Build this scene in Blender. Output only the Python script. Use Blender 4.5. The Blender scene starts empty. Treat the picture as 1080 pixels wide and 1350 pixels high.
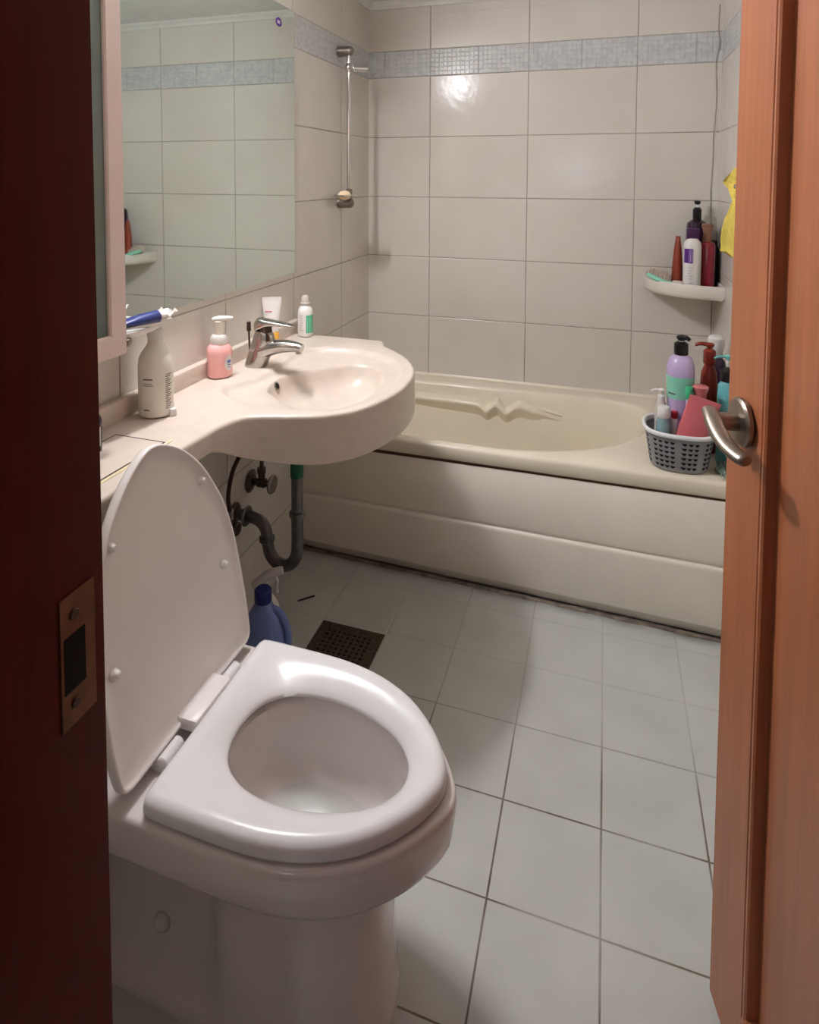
import bpy, bmesh, math, random
from mathutils import Vector, Matrix
random.seed(7)
PI = math.pi
sc = bpy.context.scene
COL = sc.collection

# ------------------------------------------------------------------ colours / materials
def lin(c):
    return tuple((v/255/12.92) if v/255 <= 0.04045 else ((v/255+0.055)/1.055)**2.4 for v in c) + (1.0,)

class NT:
    """small wrapper for wiring shader nodes"""
    def __init__(s, name):
        s.m = bpy.data.materials.new(name); s.m.use_nodes = True
        s.t = s.m.node_tree; s.t.nodes.clear()
        s.out = s.t.nodes.new('ShaderNodeOutputMaterial')
    def n(s, typ, **kw):
        nd = s.t.nodes.new(typ)
        for k, v in kw.items(): setattr(nd, k, v)
        return nd
    def put(s, sock, v):
        if hasattr(v, 'is_output'): s.t.links.new(v, sock)
        elif isinstance(v, (tuple, list)) and len(v) == 3 and sock.type == 'RGBA': sock.default_value = tuple(v)+(1,)
        else: sock.default_value = v
    def M(s, op, a, b=None, c=None, clamp=False):
        nd = s.n('ShaderNodeMath', operation=op, use_clamp=clamp)
        s.put(nd.inputs[0], a)
        if b is not None: s.put(nd.inputs[1], b)
        if c is not None: s.put(nd.inputs[2], c)
        return nd.outputs[0]
    def noise(s, vec, scale, detail=2, rough=0.5):
        nd = s.n('ShaderNodeTexNoise'); s.put(nd.inputs['Vector'], vec)
        nd.inputs['Scale'].default_value = scale; nd.inputs['Detail'].default_value = detail
        nd.inputs['Roughness'].default_value = rough
        return nd.outputs['Fac']
    def mix(s, f, a, b):
        nd = s.n('ShaderNodeMix', data_type='RGBA')
        s.put(nd.inputs['Factor'], f); s.put(nd.inputs['A'] if False else nd.inputs[6], a); s.put(nd.inputs[7], b)
        return nd.outputs[2]
    def ramp(s, v, lo, hi):
        nd = s.n('ShaderNodeMapRange', interpolation_type='SMOOTHSTEP')
        s.put(nd.inputs[0], v); nd.inputs[1].default_value = lo; nd.inputs[2].default_value = hi
        return nd.outputs[0]
    def bsdf(s, **kw):
        b = s.n('ShaderNodeBsdfPrincipled')
        for k, v in kw.items(): s.put(b.inputs[k.replace('_', ' ')], v)
        s.t.links.new(b.outputs[0], s.out.inputs[0])
        return b
    def bump(s, h, strength=0.3, dist=0.001):
        nd = s.n('ShaderNodeBump'); s.put(nd.inputs['Height'], h)
        nd.inputs['Strength'].default_value = strength; nd.inputs['Distance'].default_value = dist
        return nd.outputs[0]

def mat(name, rgb, rough=0.4, metal=0.0, var=0.06, vscale=14, bump=0.0, bscale=60, trans=0.0, coat=0.0, spec=0.5, sss=0.0, ior=1.45):
    t = NT(name); tc = t.n('ShaderNodeTexCoord').outputs['Object']
    c = lin(rgb)
    d = tuple(max(0, x*(1-var)) for x in c[:3])
    f = t.noise(tc, vscale, 3)
    colr = t.mix(t.ramp(f, 0.35, 0.65), c, d+(1,))
    b = t.bsdf(Base_Color=colr, Roughness=rough, Metallic=metal, IOR=ior)
    if trans: b.inputs['Transmission Weight'].default_value = trans
    if coat: b.inputs['Coat Weight'].default_value = coat; b.inputs['Coat Roughness'].default_value = 0.08
    if sss:
        b.inputs['Subsurface Weight'].default_value = sss; b.inputs['Subsurface Radius'].default_value = (0.01, 0.008, 0.006)
    b.inputs['Specular IOR Level'].default_value = spec
    if bump: t.put(b.inputs['Normal'], t.bump(t.noise(tc, bscale, 4), bump, 0.001))
    return t.m

def wall_tile(name, horiz, off):
    """glazed 42 x 26 cm tiles with a mosaic border; HORIZ is the wall's horizontal world axis"""
    t = NT(name); P = t.n('ShaderNodeNewGeometry').outputs['Position']
    sp = t.n('ShaderNodeSeparateXYZ'); t.put(sp.inputs[0], P)
    u = t.M('SUBTRACT', sp.outputs[horiz], off); z = sp.outputs[2]
    WT, HT, ZB, HB = 0.41787, 0.26151, 1.76754, 0.11397
    below = t.M('LESS_THAN', z, ZB); above = t.M('GREATER_THAN', z, ZB+HB)
    band = t.M('SUBTRACT', 1.0, t.M('ADD', below, above))
    dl = t.M('PINGPONG', t.M('SUBTRACT', z, ZB), HT/2)
    du = t.M('PINGPONG', t.M('SUBTRACT', z, ZB+HB), HT/2)
    db = t.M('MINIMUM', t.M('ABSOLUTE', t.M('SUBTRACT', z, ZB)), t.M('ABSOLUTE', t.M('SUBTRACT', z, ZB+HB)))
    dz = t.M('ADD', t.M('ADD', t.M('MULTIPLY', dl, below), t.M('MULTIPLY', du, above)), t.M('MULTIPLY', db, band))
    dx1 = t.M('PINGPONG', u, WT/2); dx2 = t.M('PINGPONG', u, WT/4)
    dx = t.M('ADD', t.M('MULTIPLY', dx1, t.M('SUBTRACT', 1.0, band)), t.M('MULTIPLY', dx2, band))
    d = t.M('MINIMUM', dx, dz)
    gm = t.M('SUBTRACT', 1.0, t.ramp(d, 0.0009, 0.0024))
    # border grout is nearly invisible
    gm = t.M('MULTIPLY', gm, t.M('SUBTRACT', 1.0, t.M('MULTIPLY', band, 0.55)))
    n1 = t.noise(P, 3.0, 3); n2 = t.noise(P, 90.0, 2)
    tile = t.mix(t.ramp(n1, 0.3, 0.7), lin((217, 211, 202)), lin((210, 203, 194)))
    mos = t.noise(P, 55.0, 1)
    bandc = t.mix(t.ramp(mos, 0.35, 0.65), lin((203, 203, 201)), lin((190, 191, 191)))
    base = t.mix(band, tile, bandc)
    dirt = t.noise(P, 5.0, 2)
    gc = t.mix(t.ramp(dirt, 0.35, 0.7), lin((158, 146, 132)), lin((128, 115, 100)))
    colr = t.mix(t.M('MULTIPLY', gm, 0.85), base, gc)
    # heights: grout groove, mosaic cells in the border, a slow waviness and a tilt of each tile
    mx = t.M('MINIMUM', t.M('PINGPONG', u, 0.0095), t.M('PINGPONG', t.M('SUBTRACT', z, ZB), 0.0095))
    mosh = t.M('MULTIPLY', t.M('MULTIPLY', t.ramp(mx, 0.0006, 0.0028), band), 0.0009)
    iu = t.M('FLOOR', t.M('DIVIDE', u, WT)); iz = t.M('FLOOR', t.M('DIVIDE', t.M('SUBTRACT', z, ZB), HT))
    cx = t.n('ShaderNodeCombineXYZ'); t.put(cx.inputs[0], iu); t.put(cx.inputs[1], iz)
    wn = t.n('ShaderNodeTexWhiteNoise', noise_dimensions='2D'); t.put(wn.inputs['Vector'], cx.outputs[0])
    sc2 = t.n('ShaderNodeSeparateColor'); t.put(sc2.inputs[0], wn.outputs['Color'])
    fu = t.M('SUBTRACT', t.M('DIVIDE', u, WT), iu); fz = t.M('SUBTRACT', t.M('DIVIDE', t.M('SUBTRACT', z, ZB), HT), iz)
    tilt = t.M('ADD', t.M('MULTIPLY', t.M('SUBTRACT', sc2.outputs[0], 0.5), fu), t.M('MULTIPLY', t.M('SUBTRACT', sc2.outputs[1], 0.5), fz))
    h = t.M('ADD', t.M('MULTIPLY', t.ramp(d, 0.0006, 0.004), 0.0012), mosh)
    h = t.M('ADD', h, t.M('MULTIPLY', tilt, 0.0022))
    h = t.M('ADD', h, t.M('MULTIPLY', t.noise(P, 9.0, 2), 0.0011))
    h = t.M('ADD', h, t.M('MULTIPLY', t.noise(P, 34.0, 2), 0.00045))
    b = t.bsdf(Base_Color=colr, Roughness=t.M('ADD', t.M('MULTIPLY', gm, 0.5), t.M('ADD', 0.16, t.M('MULTIPLY', n2, 0.06))))
    bp = t.n('ShaderNodeBump'); t.put(bp.inputs['Height'], h); bp.inputs['Distance'].default_value = 1.0; bp.inputs['Strength'].default_value = 1.0
    t.put(b.inputs['Normal'], bp.outputs[0])
    return t.m

def floor_tile():
    t = NT('floor_tile_glaze'); P = t.n('ShaderNodeNewGeometry').outputs['Position']
    sp = t.n('ShaderNodeSeparateXYZ'); t.put(sp.inputs[0], P)
    u = t.M('SUBTRACT', sp.outputs[0], 0.82907); v = sp.outputs[1]
    wob = t.M('MULTIPLY', t.M('SUBTRACT', t.noise(P, 25.0, 2), 0.5), 0.0012)
    d = t.M('ADD', t.M('MINIMUM', t.M('PINGPONG', u, 0.1), t.M('PINGPONG', v, 0.1)), wob)
    gm = t.M('SUBTRACT', 1.0, t.ramp(d, 0.0008, 0.0027))
    # grout has been cleaned or filled with scale in places: the lines fade out
    fade = t.ramp(t.noise(P, 3.3, 2), 0.36, 0.58)
    far = t.ramp(v, 0.10, -0.12)
    keep = t.M('ADD', 0.16, t.M('MULTIPLY', t.M('MULTIPLY', t.M('ADD', 0.45, t.M('MULTIPLY', fade, 0.55)), far), 0.84))
    gm2 = t.M('MULTIPLY', gm, keep)
    n = t.noise(P, 6.0, 3); n3 = t.noise(P, 160.0, 2)
    base = t.mix(t.ramp(n, 0.3, 0.7), lin((196, 196, 190)), lin((187, 187, 181)))
    gc = t.mix(t.ramp(t.noise(P, 8.0, 2), 0.4, 0.6), lin((88, 74, 58)), lin((112, 98, 80)))
    colr = t.mix(gm2, base, gc)
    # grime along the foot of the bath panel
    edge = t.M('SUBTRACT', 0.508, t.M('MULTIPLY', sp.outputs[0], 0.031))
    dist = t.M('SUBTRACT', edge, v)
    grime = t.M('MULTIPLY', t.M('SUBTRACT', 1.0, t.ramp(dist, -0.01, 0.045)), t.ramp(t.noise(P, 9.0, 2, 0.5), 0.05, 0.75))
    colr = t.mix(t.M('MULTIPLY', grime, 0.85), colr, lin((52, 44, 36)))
    h = t.M('ADD', t.M('MULTIPLY', t.ramp(d, 0.0005, 0.0035), 0.001), t.M('MULTIPLY', t.noise(P, 140.0, 3), 0.0002))
    b = t.bsdf(Base_Color=colr, Roughness=t.M('ADD', 0.36, t.M('MULTIPLY', n3, 0.12)))
    bp = t.n('ShaderNodeBump'); t.put(bp.inputs['Height'], h); bp.inputs['Distance'].default_value = 1.0; bp.inputs['Strength'].default_value = 0.7
    t.put(b.inputs['Normal'], bp.outputs[0])
    return t.m

def wood(name, rgb, rough=0.38, spec=0.5):
    t = NT(name); tc = t.n('ShaderNodeTexCoord').outputs['Object']
    mp = t.n('ShaderNodeMapping'); t.put(mp.inputs['Vector'], tc); mp.inputs['Scale'].default_value = (60, 60, 2.2)
    f = t.noise(mp.outputs[0], 1.0, 4, 0.6)
    mp2 = t.n('ShaderNodeMapping'); t.put(mp2.inputs['Vector'], tc); mp2.inputs['Scale'].default_value = (260, 260, 6)
    g = t.noise(mp2.outputs[0], 1.0, 2)
    c = lin(rgb); dk = tuple(x*0.80 for x in c[:3])+(1,)
    colr = t.mix(t.ramp(f, 0.3, 0.7), c, dk)
    colr = t.mix(t.M('MULTIPLY', t.ramp(g, 0.5, 0.75), 0.25), colr, tuple(x*0.6 for x in c[:3])+(1,))
    b = t.bsdf(Base_Color=colr, Roughness=rough)
    b.inputs['Specular IOR Level'].default_value = spec
    t.put(b.inputs['Normal'], t.bump(g, 0.08, 0.001))
    return t.m

def emit(name, rgb, strength):
    t = NT(name); e = t.n('ShaderNodeEmission'); e.inputs[0].default_value = lin(rgb); e.inputs[1].default_value = strength
    t.t.links.new(e.outputs[0], t.out.inputs[0]); return t.m

# ------------------------------------------------------------------ geometry helpers
def loft(loops, close=True, cap0=False, cap1=False, bm=None):
    """skin a list of equal-length point loops"""
    bm = bm or bmesh.new()
    V = [[bm.verts.new(p) for p in L] for L in loops]
    n = len(loops[0])
    for a, b in zip(V[:-1], V[1:]):
        for i in range(n if close else n-1):
            j = (i+1) % n
            try: bm.faces.new((a[i], a[j], b[j], b[i]))
            except ValueError: pass
    if cap0: bm.faces.new(V[0][::-1])
    if cap1: bm.faces.new(V[-1])
    return bm

def ring(c, r, n=28, rx=None, z=0, p=2.0, rot=0):
    rx = rx or r; out = []
    for i in range(n):
        a = 2*PI*i/n; ca, sa = math.cos(a), math.sin(a)
        x = rx*math.copysign(abs(ca)**(2/p), ca); y = r*math.copysign(abs(sa)**(2/p), sa)
        out.append(Vector((c[0]+x*math.cos(rot)-y*math.sin(rot), c[1]+x*math.sin(rot)+y*math.cos(rot), z)))
    return out

def lathe(prof, c=(0, 0, 0), n=28, rx=1.0, p=2.0, rot=0, bm=None):
    """prof: (radius, height) pairs around +z; rx squashes the x radius"""
    loops = [ring(c, max(r, 1e-4), n, max(r*rx, 1e-4), c[2]+h, p, rot) for r, h in prof]
    return loft(loops, True, True, True, bm)

def frames(pts):
    out = []; up = Vector((0, 0, 1)); prev = None
    for i, q in enumerate(pts):
        d = (pts[min(i+1, len(pts)-1)]-pts[max(i-1, 0)]).normalized()
        if prev is None:
            s = d.cross(up)
            if s.length < 1e-3: s = d.cross(Vector((1, 0, 0)))
        else: s = prev - d*prev.dot(d)
        s.normalize(); prev = s
        out.append((d, s, s.cross(d).normalized()))
    return out

def tube(pts, r, n=14, bm=None, cap=True, flat=1.0):
    pts = [Vector(q) for q in pts]; F = frames(pts); loops = []
    for i, (q, (d, s, u)) in enumerate(zip(pts, F)):
        rr = r(i/(len(pts)-1)) if callable(r) else (r[i] if isinstance(r, (list, tuple)) else r)
        loops.append([q + s*rr*math.cos(2*PI*k/n) + u*rr*flat*math.sin(2*PI*k/n) for k in range(n)])
    return loft(loops, True, cap, cap, bm)

def spline(pts, m=8, closed=False):
    P = [Vector(q) for q in pts]; n = len(P); out = []
    for i in range(n if closed else n-1):
        p0, p1, p2, p3 = (P[(i-1) % n], P[i], P[(i+1) % n], P[(i+2) % n]) if closed else (P[max(i-1, 0)], P[i], P[i+1], P[min(i+2, n-1)])
        for k in range(m):
            t = k/m
            out.append(0.5*((2*p1)+(p2-p0)*t+(2*p0-5*p1+4*p2-p3)*t*t+(3*p1-p0-3*p2+p3)*t**3))
    if not closed: out.append(P[-1])
    return out

def resample(pts, n):
    L = [0.0]
    q = list(pts)+[pts[0]]
    for a, b in zip(q[:-1], q[1:]): L.append(L[-1]+(b-a).length)
    out = []; j = 0
    for i in range(n):
        t = L[-1]*i/n
        while L[j+1] < t: j += 1
        f = (t-L[j])/max(L[j+1]-L[j], 1e-9)
        out.append(q[j].lerp(q[j+1], f))
    return out

def inset(loop, d):
    """move a closed counter-clockwise loop in the xy plane inwards by d"""
    n = len(loop); out = []
    for i in range(n):
        tdir = loop[(i+1) % n]-loop[i-1]
        nn = Vector((-tdir.y, tdir.x, 0)).normalized()
        out.append(loop[i]+nn*d)
    return out

def box(x0, x1, y0, y1, z0, z1, bev=0.0, bm=None, seg=2):
    b = bmesh.new()
    r = bmesh.ops.create_cube(b, size=1.0)
    bmesh.ops.scale(b, vec=(x1-x0, y1-y0, z1-z0), verts=b.verts)
    bmesh.ops.translate(b, vec=((x0+x1)/2, (y0+y1)/2, (z0+z1)/2), verts=b.verts)
    if bev: bmesh.ops.bevel(b, geom=list(b.edges), offset=bev, segments=seg, affect='EDGES', profile=0.5)
    if bm is None: return b
    merge(bm, b); return bm

def merge(dst, src, mx=None):
    if mx is not None: bmesh.ops.transform(src, matrix=mx, verts=src.verts)
    me = bpy.data.meshes.new('tmp'); src.to_mesh(me); src.free(); dst.from_mesh(me); bpy.data.meshes.remove(me)
    return dst

def ball(c, r, bm=None, sx=1, sy=1, sz=1, seg=16):
    b = bmesh.new(); bmesh.ops.create_uvsphere(b, u_segments=seg, v_segments=seg//2+2, radius=r)
    bmesh.ops.scale(b, vec=(sx, sy, sz), verts=b.verts); bmesh.ops.translate(b, vec=c, verts=b.verts)
    if bm is None: return b
    merge(bm, b); return bm

def cyl(a, b, r, r2=None, n=20, bm=None, bev=0.0):
    """solid cylinder from a to b, with softened ends"""
    a, b = Vector(a), Vector(b); r2 = r if r2 is None else r2
    d = (b-a).normalized(); L = (b-a).length
    if bev: pts = [a, a+d*1e-4, a+d*bev, b-d*bev, b-d*1e-4, b]; rs = [r-bev, r-bev*0.9, r, r2, r2-bev*0.9, r2-bev]
    else: pts = [a, b]; rs = [r, r2]
    s = d.cross(Vector((0, 0, 1)))
    if s.length < 1e-3: s = Vector((1, 0, 0))
    s.normalize(); u = s.cross(d)
    loops = [[q+s*rr*math.cos(2*PI*k/n)+u*rr*math.sin(2*PI*k/n) for k in range(n)] for q, rr in zip(pts, rs)]
    return loft(loops, True, True, True, bm)

def obj(name, bm, m, parent=None, smooth=40, sub=0, local=False, up=False):
    """link a bmesh as ONE mesh object; coordinates are world ones unless local"""
    bmesh.ops.recalc_face_normals(bm, faces=bm.faces)
    if up:
        for fc in bm.faces:
            fc.normal_update()
            if fc.normal.z < 0: fc.normal_flip()
    me = bpy.data.meshes.new(name)
    bm.to_mesh(me); bm.free()
    for p in me.polygons: p.use_smooth = smooth > 0
    if smooth: me.set_sharp_from_angle(angle=math.radians(smooth))
    me.materials.append(m)
    o = bpy.data.objects.new(name, me); COL.objects.link(o)
    if sub:
        md = o.modifiers.new('Subdivision', 'SUBSURF'); md.levels = sub; md.render_levels = sub
    if parent is not None:
        o.parent = parent
        if not local: me.transform(world(parent).inverted())
    return o

def world(o):
    m = Matrix.Translation(o.location) @ o.rotation_euler.to_matrix().to_4x4()
    return (world(o.parent) @ m) if o.parent else m

def thing(name, label, cat, loc=(0, 0, 0), rot=(0, 0, 0), group=None):
    o = bpy.data.objects.new(name, None); COL.objects.link(o); o.empty_display_size = 0.05
    o.location = loc; o.rotation_euler = rot
    o['label'] = label; o['category'] = cat
    if group: o['group'] = group
    return o

def tag(o, label, cat, group=None):
    o['label'] = label; o['category'] = cat
    if group: o['group'] = group
    return o

def struct(name, bm, m, parent=None, smooth=0):
    o = obj(name, bm, m, parent, smooth)
    o['kind'] = 'structure'
    return o

def cut(o, cutter_bm):
    """subtract a solid from a mesh object for good"""
    me = bpy.data.meshes.new('cutter'); bmesh.ops.recalc_face_normals(cutter_bm, faces=cutter_bm.faces)
    cutter_bm.to_mesh(me); cutter_bm.free()
    for p in me.polygons: p.use_smooth = True
    c = bpy.data.objects.new('cutter', me); COL.objects.link(c)
    if o.parent: c.matrix_world = Matrix.Identity(4)
    md = o.modifiers.new('Boolean', 'BOOLEAN'); md.operation = 'DIFFERENCE'; md.solver = 'EXACT'; md.object = c
    bpy.context.view_layer.update()
    dg = bpy.context.evaluated_depsgraph_get()
    new = bpy.data.meshes.new_from_object(o.evaluated_get(dg))
    o.modifiers.clear(); old = o.data; o.data = new; new.name = old.name
    bpy.data.objects.remove(c); bpy.data.meshes.remove(me)
    if not new.materials: new.materials.append(old.materials[0])
    for p in new.polygons: p.use_smooth = True; p.material_index = 0
    new.set_sharp_from_angle(angle=math.radians(38))

def strips(rows, face, m, name, parent, y=0.0):
    """thin printed lines: rows of (x0, x1, z0, z1) on a local plane built by face(x, z)"""
    bm = bmesh.new()
    for x0, x1, z0, z1 in rows:
        k = 4
        top = [bm.verts.new(face(x0+(x1-x0)*i/k, z1)) for i in range(k+1)]
        bot = [bm.verts.new(face(x0+(x1-x0)*i/k, z0)) for i in range(k+1)]
        for i in range(k): bm.faces.new((bot[i], bot[i+1], top[i+1], top[i]))
    return obj(name, bm, m, parent, 0, local=True)

def wrap(r, a0, rx=1.0):
    """x is arc length round a bottle of radius r whose front looks along angle a0"""
    def f(x, z):
        a = a0 + x/r
        return Vector((r*rx*math.cos(a), r*math.sin(a), z))
    return f

# ------------------------------------------------------------------ materials
M = {}
M['tile_back'] = wall_tile('tile_glaze_back', 0, 0.28224)
M['tile_side'] = wall_tile('tile_glaze_side', 1, 0.87671)
M['floor'] = floor_tile()
M['ceiling'] = mat('ceiling_panel', (240, 241, 239), 0.6)
M['moulding'] = mat('white_moulding', (226, 224, 218), 0.45)
M['plaster'] = mat('hall_plaster', (196, 186, 172), 0.85, bump=0.15, bscale=120)
M['hallfloor'] = wood('hall_boards', (150, 104, 62), 0.45)
M['wood'] = wood('door_veneer', (170, 102, 66), 0.36)
M['jamb'] = wood('jamb_veneer', (92, 27, 12), 0.6, 0.12)
M['ceramic'] = mat('toilet_ceramic', (222, 214, 210), 0.14, var=0.03, coat=0.4)
M['seat'] = mat('toilet_seat_plastic', (230, 228, 228), 0.24, var=0.02)
M['lid'] = mat('lid_plastic', (238, 232, 228), 0.32, var=0.02)
M['counter'] = mat('counter_stone', (214, 200, 187), 0.28, var=0.05, vscale=30)
M['tub'] = mat('bath_acrylic', (236, 225, 204), 0.24, var=0.05, vscale=6)
M['panel'] = mat('bath_panel', (243, 234, 220), 0.3, var=0.04, vscale=6)
M['gap'] = mat('rusty_gap', (92, 58, 40), 0.8)
M['chrome'] = mat('chrome', (214, 212, 210), 0.09, 1.0, var=0.03)
M['tapchrome'] = mat('tap_chrome', (186, 182, 178), 0.15, 1.0, var=0.06, vscale=60)
M['dullchrome'] = mat('worn_chrome', (150, 142, 136), 0.3, 1.0, var=0.15, vscale=40)
M['nickel'] = mat('worn_nickel', (150, 139, 129), 0.36, 1.0, var=0.12, vscale=50)
M['oldmetal'] = mat('tarnished_metal', (96, 84, 74), 0.4, 0.9, var=0.35, vscale=70)
M['pipe'] = mat('grey_pipe', (118, 114, 112), 0.32, 0.75, var=0.25, vscale=40)
M['hose'] = mat('braided_hose', (70, 48, 40), 0.5, 0.4, var=0.3, vscale=200)
M['green_tape'] = mat('green_tape', (16, 92, 62), 0.5)
M['mirror'] = mat('mirror_glass', (236, 246, 242), 0.02, 1.0, var=0.0)
M['cabglass'] = mat('cabinet_glass', (118, 128, 120), 0.12, 0.0, var=0.05)
M['cabframe'] = mat('cabinet_frame', (236, 215, 206), 0.45, var=0.03)
M['white'] = mat('white_plastic', (228, 224, 220), 0.32, var=0.03)
M['offwhite'] = mat('ivory_plastic', (234, 227, 214), 0.38, var=0.04)
M['shelf'] = mat('shelf_plastic', (222, 214, 204), 0.35, var=0.03)
M['black'] = mat('black_plastic', (20, 18, 18), 0.3)
M['ink'] = mat('dark_ink', (62, 60, 62), 0.6)
M['greyink'] = mat('grey_ink', (138, 132, 126), 0.6)
M['softink'] = mat('pale_ink', (184, 178, 172), 0.6)
M['pink_soap'] = mat('pink_soap_bottle', (255, 192, 188), 0.2, var=0.04, sss=0.3)
M['greenlab'] = mat('green_label', (82, 180, 140), 0.4)
M['bluelab'] = mat('blue_print', (110, 118, 180), 0.5)
M['redlab'] = mat('red_print', (206, 70, 88), 0.5)
M['yellowcap'] = mat('amber_cap', (232, 170, 70), 0.35)
M['purple'] = mat('purple_label', (84, 34, 124), 0.4)
M['darkpurple'] = mat('dark_purple_plastic', (48, 24, 46), 0.22)
M['plumcap'] = mat('plum_cap', (64, 30, 74), 0.3)
M['red'] = mat('red_bottle', (134, 22, 44), 0.16, coat=0.5)
M['brownclear'] = mat('brown_clear_cap', (140, 100, 80), 0.2)
M['browntube'] = mat('brown_tube', (136, 54, 34), 0.35)
M['mint'] = mat('mint_plastic', (140, 208, 182), 0.3)
M['pearl'] = mat('pearl_plastic', (206, 196, 186), 0.3)
M['clearhead'] = mat('smoky_clear_plastic', (178, 160, 146), 0.2)
M['bristle'] = mat('pink_bristle', (236, 224, 216), 0.5)
M['basket'] = mat('grey_basket', (146, 147, 150), 0.42, var=0.04)
M['basketrim'] = mat('pale_basket_rim', (234, 234, 234), 0.35)
M['lavender'] = mat('lavender_soap', (196, 176, 214), 0.2, sss=0.2)
M['teal'] = mat('teal_bottle', (110, 184, 190), 0.22)
M['tealcap'] = mat('teal_pump', (120, 200, 196), 0.3)
M['pouch'] = mat('pink_pouch', (206, 106, 112), 0.3, bump=0.4, bscale=25)
M['pinkbottle'] = mat('dusty_pink_bottle', (204, 116, 116), 0.25)
M['redbrown'] = mat('red_brown_bottle', (128, 44, 30), 0.25)
M['greyblue'] = mat('grey_blue_liquid', (128, 158, 162), 0.15)
M['greencap'] = mat('green_cap', (70, 176, 126), 0.3)
M['redcap'] = mat('red_cap', (170, 24, 40), 0.3)
M['cloth'] = mat('sage_cloth', (168, 186, 172), 0.9, bump=0.8, bscale=180)
M['towel'] = mat('yellow_towel', (230, 207, 98), 0.95, var=0.12, vscale=60, bump=1.0, bscale=420)
M['jug'] = mat('blue_jug', (120, 142, 204), 0.35)
M['navy'] = mat('navy_cap', (20, 34, 116), 0.35)
M['soap'] = mat('cream_soap', (240, 214, 180), 0.5, sss=0.2)
M['drain'] = mat('bronze_grate', (96, 84, 70), 0.42, 0.75, var=0.4, vscale=90)
M['hole'] = mat('dark_hole', (14, 12, 11), 0.9)
def water():
    t = NT('bowl_water'); tr = t.n('ShaderNodeBsdfTransparent'); tr.inputs[0].default_value = (.93, .97, .96, 1)
    gl = t.n('ShaderNodeBsdfGlossy'); gl.inputs['Roughness'].default_value = 0.02
    fr = t.n('ShaderNodeFresnel'); fr.inputs[0].default_value = 1.33
    mx = t.n('ShaderNodeMixShader'); t.put(mx.inputs[0], fr.outputs[0]); t.put(mx.inputs[1], tr.outputs[0]); t.put(mx.inputs[2], gl.outputs[0])
    t.t.links.new(mx.outputs[0], t.out.inputs[0]); return t.m
M['water'] = water()
M['navyprint'] = mat('navy_print', (42, 52, 112), 0.25)
M['plate'] = mat('strike_plate', (128, 88, 62), 0.4, 0.6, var=0.2, vscale=60)
M['caulk'] = mat('stained_caulk', (118, 105, 90), 0.6, var=0.55, vscale=28)
M['seam'] = mat('dark_seam', (40, 30, 26), 0.8)
M['yellowcaulk'] = mat('aged_caulk', (226, 212, 172), 0.5)
M['lamp'] = emit('lamp_glow', (250, 248, 252), 405.0)
M['day'] = emit('window_daylight', (222, 229, 246), 15.0)

# ------------------------------------------------------------------ setting
W, D, H = 1.4147, 1.191, 2.094
YF = -1.103                                    # room side of the door wall
struct('floor', box(-0.1, W+0.1, YF-0.15, D+0.1, -0.08, 0.0), M['floor'])
struct('wall_left', box(-0.1, 0, YF-0.15, D+0.1, -0.08, H+0.1), M['tile_side'])
struct('wall_right', box(W, W+0.1, YF-0.15, D+0.1, -0.08, H+0.1), M['tile_side'])
struct('wall_back', box(-0.1, W+0.1, D, D+0.1, -0.08, H+0.1), M['tile_back'])
JX, HX = 0.62, 1.372                           # clear door opening
fr = box(0, JX-0.03, YF-0.15, YF, 0, H)
box(HX+0.03, W, YF-0.15, YF, 0, H, bm=fr)
box(JX-0.03, HX+0.03, YF-0.15, YF, 2.045, H, bm=fr)
struct('wall_front', fr, M['tile_back'])
struct('ceiling', box(-0.1, W+0.1, YF-0.15, D+0.1, H, H+0.08), M['ceiling'])
def crown(a, b, nrm):
    a, b, nrm = Vector(a), Vector(b), Vector(nrm)
    prof = [(0, 0), (0, -0.03), (0.008, -0.03), (0.012, -0.018), (0.024, -0.008), (0.026, 0)]
    return loft([[q+nrm*p+Vector((0, 0, h)) for p, h in prof] for q in (a, b)], True, True, True)
struct('trim_1', crown((0, YF, H), (0, D, H), (1, 0, 0)), M['moulding'])
struct('trim_2', crown((0, D, H), (W, D, H), (0, -1, 0)), M['moulding'])
struct('trim_3', crown((W, D, H), (W, YF, H), (-1, 0, 0)), M['moulding'])
sealant = tube(spline([(1.402, D-.001, 1.98), (1.400, D-.001, 1.90), (1.406, D-.001, 1.83), (1.395, D-.001, 1.77), (1.400, D-.001, 1.63), (1.394, D-.001, 1.50), (1.394, D-.001, 1.39), (1.390, D-.001, 1.28), (1.397, D-.001, 1.10), (1.404, D-.001, 0.92), (1.404, D-.001, 0.48)], 6), 0.0022, 8)
struct('trim_7', sealant, mat('grey_sealant', (176, 168, 158), 0.5, var=0.3, vscale=20), smooth=60)
# door frame
jl = box(JX-0.03, JX, YF-0.16, YF+0.006, 0, 2.045, 0.0015)
box(JX-0.11, JX-0.0, YF-0.172, YF-0.15, 0, 2.12, 0.002, jl)
lj = struct('trim_4', jl, M['jamb'], smooth=30)
rj = box(HX, HX+0.03, YF-0.16, YF+0.006, 0, 2.045, 0.0015)
box(HX, HX+0.11, YF-0.172, YF-0.15, 0, 2.12, 0.002, rj)
struct('trim_5', rj, M['jamb'], smooth=30)
hj = box(JX, HX, YF-0.16, YF+0.006, 2.015, 2.045, 0.0015)
box(JX, HX, YF-0.172, YF-0.15, 2.015, 2.12, 0.002, hj)
struct('trim_6', hj, M['jamb'], smooth=30)
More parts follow.
